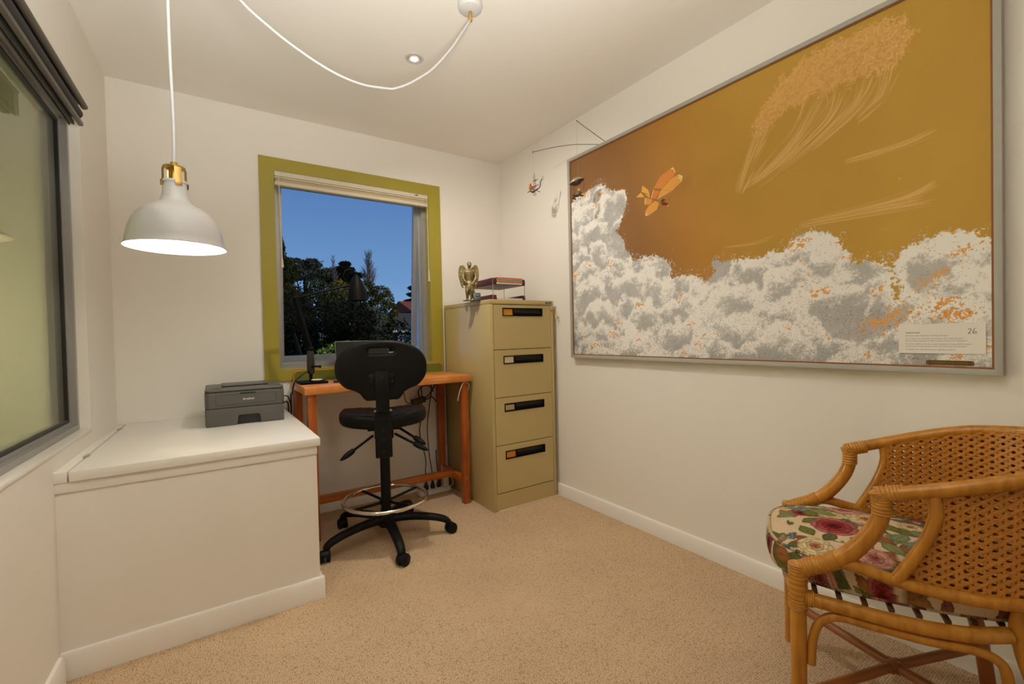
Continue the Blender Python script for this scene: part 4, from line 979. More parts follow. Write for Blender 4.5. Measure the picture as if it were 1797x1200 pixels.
for cx, cz, w_ in ((.010, .062, .020), (.010, .026, .026)):
    L(MB().grid(lambda i, j: Vector((cx-w_+2*w_*i/10*.9, -.011*(1-abs(i/5-1))+.022*(1-abs(i/5-1))*j/4, cz+.006*(i/10-.5)*2-.004*abs(j/2-1))), 11, 5, M=Q).grid(lambda i, j: Vector((cx-w_+2*w_*i/10*.9, -.011*(1-abs(i/5-1))+.022*(1-abs(i/5-1))*j/4, cz-.0012+.006*(i/10-.5)*2-.004*abs(j/2-1))), 11, 5, M=Q), 'oar_wing', mat('oar_wing_tan', (.38, .30, .16), rough=.5))
t = thing('airship_flyer', 'tiny bronze airship with a pedalling figure, hung before the painting\'s left edge', 'flyer', (1.85, 2.003, 1.925)); root = t.location.copy()
MB().tube([Vector((.034, 0, .098)) @ Q.to_3x3().transposed() if False else Q @ Vector((.0, 0, .112)), B_tip-root], .0004, n=5).build('thread', thr, t)
Qt = Q @ Matrix.Translation((-.006, 0, .083)) @ Matrix.Rotation(math.radians(-17), 4, 'Y')
env = MB()
n = 22; env.tube([(-.047+.094*i/n, 0, 0) for i in range(n+1)], [max(.0012, .0245*math.sin(PI*i/n)**.85) for i in range(n+1)], n=18, flat=.95, M=Qt)
L(env, 'envelope', mat('olive_bronze', (.36, .33, .20), rough=.3, metal=.25))
gd = MB().grid(lambda i, j: Vector((-.047+.094*i/16, (.0262*math.sin(PI*i/16)**.85+.0006)*math.cos(PI+PI*j/8), (.0262*math.sin(PI*i/16)**.85+.0006)*math.sin(PI+PI*j/8))), 17, 9, M=Qt)
L(gd, 'envelope_belly', mat('maroon_belly', (.06, .022, .018), rough=.35))
rg = MB()
for a, b in (((-.022, .004, .066), (-.012, .003, .002)), ((-.030, -.004, .062), (-.020, -.003, 0)), ((.038, 0, .096), (.032, 0, .018)), ((-.026, 0, .03), (-.016, 0, .03))): rg.tube([a, b], .0009, n=5, M=Q)
L(rg, 'rigging', dk)
cr = MB().tube([(-.030, 0, .004), (-.010, 0, -.004), (.012, 0, .002), (.034, 0, -.006)], [.004, .007, .0065, .003], n=8, M=Q)
cr.tube([(-.022, 0, -.004), (-.014, 0, -.024)], [.006, .007], n=8, flat=.5, M=Q).tube([(-.032, 0, -.010), (-.022, 0, -.020)], [.004, .004], n=8, M=Q).tube(curve_pts([(.0, 0, -.004), (.004, 0, -.018), (.016, 0, -.022), (.016, 0, -.002)], 4), .0012, n=6, M=Q)
L(cr, 'gondola', dk)
L(MB().ball((.010, 0, .012), (.008, .007, .012), 12, Q).tube([(.010, 0, .016), (.022, -.002, .012), (.028, 0, .018)], [.004, .0035, .003], n=8, M=Q), 'figure', mat('figure_dark', (.08, .07, .06), rough=.6))
L(MB().ball((.007, -.002, .032), (.0075, .007, .009), 12, Q), 'figure_head', skin)

# ================================================================ PENDANT LAMP, DOWNLIGHTS, BLINDS
lw = mat('lamp_white_enamel', (.58, .575, .57), rough=.28, var=.01)
brass = mat('brass', (.56, .36, .11), rough=.3, metal=.85, var=.08)
PX, PYY, PZ = -.054, 1.570, 1.378
t = thing('pendant_lamp', 'white enamel pendant lamp on a long swagged white cord, lit, above the chest', 'lamp', (PX, PYY, PZ))
prof = [(.1175, 0), (.1150, .004), (.1120, .022), (.1065, .048), (.098, .072), (.084, .092), (.066, .106), (.048, .115), (.037, .124), (.0315, .136), (.029, .152), (.0275, .180)]
inner = [(max(.004, r-.0022), z-.0012 if i else z+.0004) for i, (r, z) in enumerate(prof)][::-1]
MB().lathe(prof+[(.0275, .1815)]+[(.0255, .1795)]+inner[1:]+[(.1175, 0)], n=64).build('shade', lw, t, smooth=50)
MB().lathe([(.1178, .0018), (.1192, 0), (.1178, -.0018), (.1165, 0)], n=64, closed=True).build('rolled_rim', lw, t)
MB().lathe([(.0275, .176), (.0305, .176), (.0312, .179), (.0305, .182), (.0275, .182)], n=40, closed=True).build('neck_collar', lw, t)
MB().lathe([(0, .10), (.012, .10), (.013, .12), (.013, .178), (.0105, .182), (.0105, .218), (.0085, .224), (.0085, .234), (0, .234)], n=28).build('socket', brass, t)
for k in range(4):
    a = math.radians(20+90*k); r_ = Vector((math.cos(a), math.sin(a), 0)); tg = Vector((-math.sin(a), math.cos(a), 0))
    pth = [r_*.0308+Vector((0, 0, .166)), r_*.0312+Vector((0, 0, .18)), r_*.0268+Vector((0, 0, .186)), r_*.0268+Vector((0, 0, .214)), r_*.023+Vector((0, 0, .2205)), r_*.008+Vector((0, 0, .2225))]
    MB().tube(pth, .0085, n=8, flat=.16, up=r_+Vector((0, 0, .35))).build('brass_strap', brass, t)
MB().lathe([(.0095, .219), (.026, .219), (.026, .222), (.0095, .222)], n=30, closed=True).build('cage_ring', brass, t)
MB().ball((0, 0, .058), (.030, .030, .034), 24).tube([(0, 0, .08), (0, 0, .115)], [.020, .013], n=20).build('bulb', mat('bulb_glow', (.9, .85, .75), rough=.4, emit=(1, .84, .62, 9)), t)
cw = mat('white_cord', (.52, .52, .52), rough=.5, var=.01)
MB().tube(curve_pts([(0, 0, .232), (.002, 0, .35), (-.001, 0, .6), (.001, 0, 1.085)], 8), .0042, n=10).build('hanging_cord', cw, t)
sw = [(.948, 1.65, 2.415), (.910, 1.65, 2.352), (.851, 1.65, 2.260), (.774, 1.65, 2.162), (.700, 1.648, 2.095), (.650, 1.646, 2.058), (.605, 1.645, 2.033)]
sw2 = [(.595, 1.645, 2.031), (.502, 1.64, 2.016), (.422, 1.635, 2.020), (.348, 1.63, 2.038), (.278, 1.625, 2.064), (.212, 1.62, 2.095), (.121, 1.61, 2.150), (.05, 1.595, 2.230), (-.01, 1.58, 2.335), (-.040, 1.573, 2.430), (-.052, 1.571, 2.462)]
MB().tube(curve_pts(sw, 6)+curve_pts(sw2, 6), .0042, n=10).build('swag_cord', cw, t, world=True)
MB().tube([(-.054+.012*math.sin(q), 1.571, 2.466-.012*math.cos(q)) for q in np.linspace(-.4, 4.4, 20)]+[(-.054, 1.571, 2.489)], .0022, n=8).lathe([(0, 2.484), (.012, 2.484), (.012, 2.489), (0, 2.489)], n=20, c=(-.054, 1.571, 0)).build('ceiling_hook', cw, t, world=True)
ro = MB().lathe([(0, 2.447), (.030, 2.447), (.046, 2.455), (.050, 2.468), (.050, 2.489), (0, 2.489)], n=40, c=(.948, 1.65, 0)).build('ceiling_rose', lw, t, world=True)
MB().lathe([(0, 2.408), (.0055, 2.408), (.0075, 2.412), (.0075, 2.452), (0, 2.452)], n=20, c=(.948, 1.65, 0)).build('cord_grip', brass, ro, world=True)
def lamp(name, kind, loc, e, col, par=None, **k):
    l = bpy.data.lights.new(name, kind); l.energy = e; l.color = col
    for a, v in k.items(): setattr(l, a, v)
    o = bpy.data.objects.new(name, l); COL.objects.link(o); o.location = loc
    if par: o.parent = par
    return o
lamp('pendant_light', 'POINT', (0, 0, .018), PENDANT_W, (1, .90, .74), t, shadow_soft_size=.03)
dr = mat('downlight_ring', (.62, .60, .55), rough=.35); dd = mat('downlight_gap', (.05, .05, .05), rough=.5)
de = mat('downlight_glow', (.9, .9, .85), emit=(1, .86, .68, 14))
def downlight(x, y, label):
    t = thing('downlight', label, 'ceiling light', (x, y, ZC), 0, 'recessed ceiling downlights')
    MB().lathe([(.033, -.002), (.045, -.002), (.047, 0), (.033, 0)], n=40, closed=True).build('trim_ring', dr, t)
    MB().lathe([(.0305, -.0012), (.033, -.0012), (.033, 0), (.0305, 0)], n=40, closed=True).build('shadow_gap', dd, t)
    MB().lathe([(.018, -.002), (.0305, -.0045), (.0305, 0), (.018, 0)], n=40, closed=True).build('tilt_ring', dr, t)
    MB().lathe([(0, -.0028), (.0185, -.0028), (.0185, -.0002), (0, -.0002)], n=32).build('lamp_lens', de, t)
    s = lamp('downlight_beam', 'SPOT', (0, 0, -.012), DOWN_W, (1, .92, .80), t, spot_size=math.radians(140), spot_blend=.8, shadow_soft_size=.03)
    s.rotation_euler = Vector((.34, .16, -.92)).to_track_quat('-Z', 'Y').to_euler()
downlight(.902, 2.135, 'recessed round ceiling downlight, lit, beside the swagged cord')
# roman blind pulled up in the back window
bc = mat('blind_cream', (.66, .60, .46), rough=.5); bf = mat('blind_fabric_tan', (.54, .43, .25), rough=.75, bump=.2, bscale=600)
t = thing('window_blind', 'cream pull up blind stacked at the top of the green framed window', 'blind', ((WX0+WX1)/2, YB, 2.10))
x0, x1 = WX0+.008, WX1+.006
MB().box(x0, WX1-.008, YB-.010, YB+.05, 2.114, 2.1435, bev=.002).build('headrail', bc, t, world=True)
MB().box(x0, WX1-.008, YB-.006, YB+.04, 2.104, 2.112, bev=.002).build('valance_lip', bc, t, world=True)
MB().box(x0+.004, WX1-.010, YB+.004, YB+.034, 2.072, 2.106, bev=.003).build('fabric_stack', bf, t, world=True)
MB().box(x0, WX1-.007, YB-.008, YB+.036, 2.060, 2.082, bev=.004).build('bottom_rail', bc, t, world=True)
MB().box(WX1-.105, WX1-.082, YB-.0112, YB-.0098, 2.129, 2.136).build('maker_mark', dd, t, world=True, smooth=0)
MB().tube(curve_pts([(x0+.022, YB-.014, 2.112), (x0+.024, YB-.014, 1.9), (x0+.028, YB-.012, 1.62)], 6), .0026, n=8).lathe([(0, 1.555), (.008, 1.557), (.006, 1.60), (.002, 1.625), (0, 1.626)], n=16, c=(x0+.028, YB-.012, 0)).build('left_pull_cord', bc, t, world=True)
MB().tube(curve_pts([(WX1-.016, YB-.014, 2.110), (WX1-.015, YB-.014, 1.9), (WX1-.014, YB-.012, 1.62)], 6), .0026, n=8).lathe([(0, 1.515), (.008, 1.517), (.006, 1.56), (.002, 1.625), (0, 1.626)], n=16, c=(WX1-.014, YB-.012, 0)).build('right_pull_cord', bc, t, world=True)
# brown roller blind over the interior window
rb = mat('blind_brown_metal', (.105, .090, .070), rough=.4, metal=.3); rd = mat('blind_dark', (.02, .018, .015), rough=.6)
t = thing('roller_blind', 'dark brown roller blind rolled up over the interior window on the left', 'blind', LORG, LROT)
e0, e1 = -3.62, -.700
MB().tube([(.050, e0, 2.040), (.050, e1, 2.040)], .0115, n=14).box(.0, .050, e0, e1-.003, 2.044, 2.050).build('top_rail', rb, t)
MB().tube([(.026, e0, 2.008), (.026, e1-.006, 2.008)], .021, n=24).build('fabric_roll', rd, t)
MB().box(.030, .046, e0, e1, 1.962, 1.978, bev=.003).build('bottom_bar', rb, t)
MB().box(.002, .005, e0, e1-.004, 1.962, 2.044).build('back_plate', rd, t, smooth=0)
for i, x in enumerate((.006, .013, .020)):
    MB().box(x, x+.004, e0, e1-.012-.006*i, 1.955+.003*(i % 2), 1.972, bev=.001).build('guide_strip', rb if i % 2 else rd, t)
# lamp glimpsed in the next room
t = thing('hall_lamp', 'cream lamp shade glimpsed through the interior window at the left edge', 'lamp', (-1.06, 3.55, 1.70))
MB().lathe([(.225, 0), (.20, .022), (.13, .05), (.05, .07), (.02, .075), (.02, .073), (.05, .066), (.128, .046), (.197, .019), (.222, -.002)], n=48, closed=True).build('lamp_shade', mat('cream_shade', (.62, .56, .43), rough=.5), t)
MB().tube([(0, 0, .07), (0, 0, HZ-1.70)], .004, n=8).build('cord', cw, t)
MB().ball((0, 0, .04), .022, 14).build('bulb', mat('hall_bulb', (.9, .85, .75), emit=(1, .84, .62, .15)), t)
lamp('hall_light', 'POINT', (-.45, -.2, -.50), HALL_W, (1, .88, .66), t, shadow_soft_size=.04)
# ================================================================ RATTAN ARMCHAIR
rat = wood('rattan_cane', (.38, .135, .009), (.55, .24, .026), 'z', rough=.27, fine=40)
bind_m = mat('rattan_binding', (.47, .195, .018), rough=.32, var=.16, scale=70)
rdark = mat('rattan_reddish', (.30, .095, .02), rough=.33, var=.15, scale=20)
cane_m = mat('woven_cane', (.52, .205, .030), rough=.42, var=.25, scale=60)
C0 = Vector((1.571, .5225, 0)); AZ = math.atan2(.451, .892)   # local x: near arm -> far arm, local y: the way the chair faces
ac = thing('rattan_armchair', 'golden rattan tub armchair with woven cane back beside the right wall', 'armchair', C0, AZ)
zt = lambda v: float(np.interp(-v, [0, .034, .094, .15, .24, .30, .42, .46], [.704, .714, .731, .748, .775, .790, .808, .812]))
zl = lambda v: float(np.interp(-v, [-.1, -.03, .04, .1, .16, .25, .46], [.519, .514, .500, .494, .495, .502, .512]))
plan = [(-.240, .0), (-.252, -.06), (-.258, -.12), (-.260, -.19), (-.250, -.27), (-.215, -.355), (-.150, -.42), (-.07, -.452), (0, -.46)]
plan = plan+[(-x, y) for x, y in plan[-2::-1]]
U = curve_pts([(x, y, 0) for x, y in plan], 12)
MB().tube([(p.x, p.y, zt(p.y)) for p in U], .0172, n=14).build('top_rail', rat, ac)
for s in (-1, 1):
    low = curve_pts([(s*.240, .100, .516), (s*.244, .06, .520), (s*.248, 0, .507), (s*.250, -.06, zl(-.06)), (s*.253, -.12, zl(-.12)), (s*.255, -.19, zl(-.19)), (s*.246, -.27, zl(-.27)), (s*.212, -.352, .507), (s*.148, -.415, .51), (s*.07, -.447, .512), (0, -.455, .512)], 6)
    MB().tube(low, .0145, n=12).build('lower_rail', rat, ac)
    arm = curve_pts([(s*.240, 0, .704), (s*.240, -.002, .665), (s*.240, .016, .611), (s*.240, .062, .547), (s*.240, .112, .510), (s*.240, .176, .483)], 8)
    MB().tube(arm, list(np.interp(np.linspace(0, 1, len(arm)), [0, .25, .6, 1], [.0175, .019, .0205, .018])), n=16).build('arm_front', rat, ac)
    inn = curve_pts([(s*.256, -.094, .720), (s*.256, -.097, .672), (s*.255, -.076, .603), (s*.252, -.033, .519), (s*.251, -.02, .503)], 8)
    MB().tube(inn, .0135, n=12).build('panel_upright', rat, ac)
    # front leg and its bindings
    MB().tube([(s*.240, .174, 0), (s*.240, .174, .455), (s*.240, .174, .492)], [.0175, .0195, .0185], n=18).build('leg', rat, ac)
    def wrap(path, r, turns, m=bind_m):
        P = curve_pts(path, 14); n = len(P); P = [p for p in P]; Q_ = []
        for i in range(turns*6+1):
            q = i/(turns*6)*(n-1); j = min(int(q), n-2); Q_.append(P[j].lerp(P[j+1], q-j))
        P = Q_; rad = [r+.0016*abs(math.sin(PI*i/6)) for i in range(len(P))]
        return MB().tube(P, rad, n=16)
    wrap([(s*.240, .180, .475), (s*.240, .150, .492), (s*.240, .112, .510), (s*.240, .088, .526)], .0206, 16).build('binding', bind_m, ac)
    wrap([(s*.240, .174, .496), (s*.240, .174, .46), (s*.240, .174, .40), (s*.240, .174, .378)], .0212, 14).build('binding', bind_m, ac)
    wrap([(s*.240, .158, .409), (s*.240, .139, .408)], .0198, 4).build('binding', bind_m, ac)
    wrap([(s*.240, .004, .712), (s*.240, -.002, .69), (s*.240, -.002, .655)], .0196, 9).build('binding', bind_m, ac)
    wrap([(s*.239, .010, .700), (s*.242, -.02, .7085), (s*.245, -.045, .716)], .0196, 8).build('binding', bind_m, ac)
    # seat rail, curving in to the rear leg, and the bow brace under it
    rail = curve_pts([(s*.240, .165, .409), (s*.241, .039, .402), (s*.240, -.065, .398), (s*.233, -.159, .402), (s*.214, -.232, .412)], 8)
    MB().tube(rail, .0172, n=14).build('seat_rail', rat, ac)
    bow = curve_pts([(s*.2405, .147, .238), (s*.241, .143, .30), (s*.242, .128, .352), (s*.243, .09, .378), (s*.244, .021, .376), (s*.243, -.075, .371), (s*.239, -.153, .372), (s*.230, -.195, .362), (s*.219, -.222, .335), (s*.214, -.232, .28)], 8)
    MB().tube(bow, .0108, n=12).build('bow_brace', rat, ac)
    rear = curve_pts([(s*.206, -.330, 0), (s*.206, -.305, .20), (s*.208, -.262, .36), (s*.214, -.250, .45), (s*.232, -.28, .50)], 8)
    MB().tube(rear, .0185, n=16).build('leg', rdark if s > 0 else rat, ac)
fr_ = curve_pts([(-.225, .172, .402), (-.12, .188, .402), (0, .194, .402), (.12, .188, .402), (.225, .172, .402)], 6)
MB().tube(fr_, .0165, n=14).build('front_seat_rail', rat, ac)
rr_ = curve_pts([(-.214, -.235, .412), (-.14, -.33, .41), (0, -.37, .41), (.14, -.33, .41), (.214, -.235, .412)], 6)
MB().tube(rr_, .0165, n=14).build('rear_seat_rail', rat, ac)
for s in (-1, 1):
    MB().tube([(s*.235, .170, .142), (0, -.068, .147), (-s*.205, -.305, .150)], .0135, n=12).build('cross_stretcher', rdark, ac)
MB().tube([(-.012, -.056, .146), (.012, -.08, .148)], .0175, n=12).tube([(.012, -.056, .146), (-.012, -.08, .148)], .0172, n=12).build('cross_binding', rdark, ac)
slat_m = mat('slat_brown', (.10, .035, .012), rough=.5)
for k in range(8):
    v = .135-.052*k; hw = .232 if v > -.12 else .232-.42*(-.12-v)
    MB().box(-hw, hw, v-.006, v+.006, .414, .4225, bev=.001).build('seat_slat', slat_m, ac)
# woven cane: real strands in six directions, near, back and far panels in one run
def cane(inset, ph):
    P = [Vector((p.x*.995, p.y*.992+.0, 0)) for p in U]; s = [0.]
    for a, b in zip(P, P[1:]): s.append(s[-1]+(b-a).length)
    s = np.array(s); px_ = np.array([p.x for p in P]); py_ = np.array([p.y for p in P]); LEN = s[-1]
    H0, H1 = .50, .82
    vs = [0.02, -.020, -.033, -.076, -.097, -.094]; zs_ = [.48, .503, .519, .603, .672, .735]
    def s0(z):
        v = float(np.interp(z, zs_, vs)); k = len(U)//4
        return float(np.interp(-v, -py_[:k], s[:k]))
    def pt(a, z, d):
        x, y = np.interp(a, s, px_), np.interp(a, s, py_); e = .004
        tx, ty = np.interp(a+e, s, px_)-np.interp(a-e, s, px_), np.interp(a+e, s, py_)-np.interp(a-e, s, py_); l = math.hypot(tx, ty)+1e-9
        f = (zt(y)-z)/.3; k = 1-.025*np.clip(f, 0, 1)
        d -= inset
        return Vector((x*k+ty/l*d, y*k-tx/l*d, z))
    def ok(a, z):
        if z < .49 or z > .83: return False
        q = s0(z)
        if a < q or a > LEN-q: return False
        y = float(np.interp(a, s, py_)); return zl(y)-.004 < z < zt(y)+.002
    pa, pz = .0235, .0190; bm = bmesh.new(); th = .0007
    def strand(f, n, w, off):
        run = []
        def flush():
            if len(run) < 2: return
            prev = None
            for i, (a, z) in enumerate(run):
                b = run[min(i+1, len(run)-1)]; c = run[max(i-1, 0)]
                da, dz = b[0]-c[0], b[1]-c[1]; l = math.hypot(da, dz)+1e-9; na, nz = -dz/l*w/2, da/l*w/2
                q = [bm.verts.new(pt(a+na, z+nz, off-th)), bm.verts.new(pt(a+na, z+nz, off+th)), bm.verts.new(pt(a-na, z-nz, off+th)), bm.verts.new(pt(a-na, z-nz, off-th))]
                if prev:
                    for j in range(4): bm.faces.new((prev[j], prev[(j+1) % 4], q[(j+1) % 4], q[j]))
                prev = q
        for i in range(n+1):
            p = f(i/n)
            if ok(*p): run.append(p)
            else:
                flush(); run.clear()
        flush()
    for k in range(int(LEN/pa)+2):
        for d in (-.19, .19): strand(lambda t: ((k+d+ph)*pa, .48+t*.36), 60, pa*.20, .0006)
    for k in range(-1, 19):
        for d in (-.19, .19): strand(lambda t: (t*LEN, .49+(k+d)*pz), 260, pz*.20, 0)
    for k in range(-24, int(LEN/pa)+24):
        strand(lambda t: ((k+.5+ph)*pa+t*22*pa, .49+t*22*pz), 80, .0060, .0014)
        strand(lambda t: ((k+.5+ph)*pa-t*22*pa, .49+t*22*pz), 80, .0060, -.0008)
    bmesh.ops.recalc_face_normals(bm, faces=bm.faces)
    me = bpy.data.meshes.new('cane_panel'); bm.to_mesh(me); bm.free(); return link('cane_panel', me, cane_m, ac)
cane(0, 0); cane(.013, .33)

# ---------------------------------------------------------------- floral seat cushion
def floral():
    Nn = 1300; r = np.random.default_rng(5); img = np.zeros((Nn, Nn, 3)); img[:] = (.60, .45, .29)
    yy, xx = np.mgrid[0:Nn, 0:Nn]; nz = fbm(Nn, Nn, 6, 301, 2); nb = fbm(Nn, Nn, 40, 311, 3)
    T = lambda u, v: ((u+.5)*Nn, (v+.5)*Nn)
    def win(cx, cy, R):
        return slice(max(0, int(cy-R)), min(Nn, int(cy+R)+1)), slice(max(0, int(cx-R)), min(Nn, int(cx+R)+1))
    def blob(cx, cy, a, b, ang, col, dark=.55, point=0., wob=.12):
        R = max(a, b)*1.2; sy, sx = win(cx, cy, R)
        if sy.stop <= sy.start or sx.stop <= sx.start: return
        X, Y = xx[sy, sx]-cx, yy[sy, sx]-cy; c, s = math.cos(ang), math.sin(ang)
        p, q = (X*c+Y*s)/a, (-X*s+Y*c)/b
        if point: q = q/np.clip(1-point*p*p, .05, 1)
        d = np.sqrt(p*p+q*q)+wob*(nb[sy, sx]-.5)*2
        m = d < 1
        sh = (1-(1-dark)*np.clip((d-.45)/.55, 0, 1)**1.5)*(.85+.3*nz[sy, sx])
        im = img[sy, sx]; im[m] = (np.asarray(col)*sh[..., None])[m]; return X, Y, p, q, m, sy, sx
    def leaf(u, v, L, ang, col):
        cx, cy = T(u, v); L *= Nn
        o = blob(cx, cy, L/2, L*.27, ang, col, .5, .75, .10)
        if o is None: return
        X, Y, p, q, m, sy, sx = o; im = img[sy, sx]
        vein = m & ((np.abs(q) < .06) | (np.abs(np.sin((p*1.0+np.abs(q)*.9)*9)) < .10)); im[vein] *= .55
    def rose(u, v, R, cols, rot=0.):
        cx, cy = T(u, v); R *= Nn; c = [np.array(q) for q in cols]
        for ring, (n, rr, ps) in enumerate(((7, .72, .46), (6, .50, .40), (5, .30, .32), (4, .14, .22))):
            for k in range(n):
                a = rot+ring*.5+2*PI*k/n+r.normal()*.12; q = c[min(ring, len(c)-1)]*(.85+.3*r.random())
                blob(cx+R*rr*math.cos(a), cy+R*rr*.8*math.sin(a), R*ps, R*ps*.72, a+PI/2, q, .42, 0, .16)
        blob(cx, cy, R*.17, R*.11, rot, c[-1]*.5, .6)
    def cluster(u, v, R, col, n=16):
        for k in range(n):
            a, q = r.random()*2*PI, R*math.sqrt(r.random()); cx, cy = T(u+q*math.cos(a), v+q*math.sin(a))
            blob(cx, cy, .011*Nn, .007*Nn, r.random()*PI, np.array(col)*(.7+.6*r.random()), .6)
            blob(cx, cy, .0028*Nn, .0025*Nn, 0, (.55, .38, .08), .8)
    greens = [(.16, .16, .035), (.11, .125, .04), (.24, .24, .09), (.20, .24, .12)]; browns = [(.30, .12, .04), (.24, .09, .05), (.36, .17, .07)]; blues = [(.13, .18, .19), (.10, .14, .17)]
    red = [(.44, .13, .11), (.34, .06, .055), (.28, .03, .03), (.16, .012, .012)]; pink = [(.58, .27, .20), (.62, .33, .25), (.50, .19, .15), (.36, .10, .08)]
    cream = [(.62, .48, .26), (.66, .52, .28), (.58, .40, .20), (.42, .16, .09)]; dred = [(.20, .035, .035), (.28, .08, .07), (.13, .015, .018), (.05, .006, .008)]
    stems = lambda: None
    for _ in range(330):
        u, v = r.random()*1.0-.5, r.random()*1.0-.5
        leaf(u, v, .05+.045*r.random(), r.random()*2*PI, (greens if r.random() < .68 else browns)[int(r.integers(0, 3))])
    for _ in range(16): cluster(r.random()-.5, r.random()-.5, .025, blues[int(r.integers(0, 2))], 9)
    pal = [red, pink, cream, dred, cream, pink]
    for i in range(40):
        u, v = r.random()-.5, r.random()-.5
        rose(u, v, .030+.020*r.random(), pal[i % 6], r.random()*6)
        for k in range(3): a = r.random()*6.28; leaf(u+.055*math.cos(a), v+.055*math.sin(a), .05, a, greens[int(r.integers(0, 4))])
    # the blooms that can be picked out on the top
    cl = lambda u, v, R: blob(*T(u, v), R*Nn, R*Nn, 0, (.60, .45, .29), 1., 0, .3)
    cl(-.02, .10, .085)
    for u, v, L, a, c in ((-.055, .140, .075, .4, greens[0]), (-.085, .088, .065, -.5, greens[1]), (.03, .125, .07, 2.4, greens[0]), (.12, .092, .10, .9, greens[2]), (.095, .12, .075, .3, greens[0]), (.239, .134, .08, .2, browns[0]),
                          (.20, .17, .09, -.3, greens[3]), (.08, .185, .08, .5, browns[2]), (.06, .19, .07, -.8, greens[3]), (-.05, -.03, .09, .8, browns[0]), (-.02, -.08, .08, -.6, greens[3]), (-.10, -.05, .08, .5, greens[2]), (-.19, .05, .06, 1, greens[0])):
        leaf(u, v, L, a, c)
    cluster(.150, .150, .035, blues[0], 20); cluster(.225, -.13, .04, blues[1], 18); cluster(-.06, -.11, .03, blues[0], 10); cluster(-.10, .19, .02, blues[1], 8)
    rose(.106, -.025, .062, cream, .5); rose(.190, .025, .058, pink, 1.1); rose(-.149, .128, .048, cream, .2); rose(.0, .068, .066, red, .7); rose(-.165, .0, .045, pink, 2.)
    rose(.02, -.20, .06, red, .3); rose(.16, -.24, .055, cream, .9)
    # the fabric that shows down the near side
    rose(-.315, -.005, .052, dred, .6); leaf(-.30, -.10, .08, 1.3, greens[2]); leaf(-.335, -.13, .07, 1.0, greens[3]); leaf(-.29, .11, .075, 1.8, browns[1]); rose(-.31, -.22, .045, dred, 1.4)
    img *= (.9+.2*fbm(Nn, Nn, 3, 331, 1))[..., None]
    return np.clip(img, 0, 1)
def cushion():
    t = thing('seat_cushion', 'rose patterned fabric seat cushion on the rattan armchair', 'cushion', C0, AZ)
    img = floral(); Nn = img.shape[0]
    nu = 720
    def outline(a):
        c, s = np.cos(a), np.sin(a); e = np.where(s > 0, .62, .92)
        return .222*np.sign(c)*np.abs(c)**.62, -.055+np.where(s > 0, .300, .305)*np.sign(s)*np.abs(s)**e
    A = np.linspace(0, 2*PI, nu, endpoint=False); ou, ov = outline(A)
    kx, zz, pull = [], [], []
    for r in np.linspace(0, .955, 100): kx.append(r); zz.append(.504+.020*(1-r**2.6)); pull.append(r)
    for q in np.linspace(0, PI, 46)[1:]: kx.append(.955+.050*math.sin(q)); zz.append(.4665+.0375*math.cos(q)); pull.append(.955+.22*q/PI*1.3)
    for r in np.linspace(.95, 0, 10)[1:]: kx.append(r); zz.append(.429); pull.append(1.24+.1*(1-r))
    kx, zz, pull = map(np.array, (kx, zz, pull)); nv = len(kx)
    V = np.zeros((nu, nv, 3)); V[..., 0] = ou[:, None]*kx; V[..., 1] = -.055+(ov[:, None]+.055)*kx; V[..., 2] = zz
    tu = ou[:, None]*pull; tv = -.055+(ov[:, None]+.055)*pull
    Cc = img[np.clip(((tv+.5)*Nn).astype(int), 0, Nn-1), np.clip(((tu+.5)*Nn).astype(int), 0, Nn-1)]
    fm = attr_mat('floral_tapestry', rough=.9, bump=.35, bscale=900, spec=.12)
    colour_grid('cover', V, Cc, nu, nv, fm, t, closed_u=True)
    for nm, k, z in (('top_piping', .972, .5025), ('bottom_piping', .972, .4335)):
        n = 10; W = np.zeros((nu, n+1, 3)); P = np.stack([ou*k, -.055+(ov+.055)*k], 1)
        d = np.roll(P, -1, 0)-np.roll(P, 1, 0); d /= np.hypot(d[:, 0], d[:, 1])[:, None]; nr = np.stack([d[:, 1], -d[:, 0]], 1)
        for j in range(n+1):
            q = 2*PI*j/n; W[:, j, :2] = P+nr*.0045*math.cos(q); W[:, j, 2] = z+.0045*math.sin(q)
        cu = img[np.clip(((P[:, 1]*.9+.52)*Nn).astype(int), 0, Nn-1), np.clip(((P[:, 0]*.9+.53)*Nn).astype(int), 0, Nn-1)]*.75
        colour_grid(nm, W, np.repeat(cu[:, None], n+1, 1), nu, n+1, fm, t, closed_u=True)
cushion()

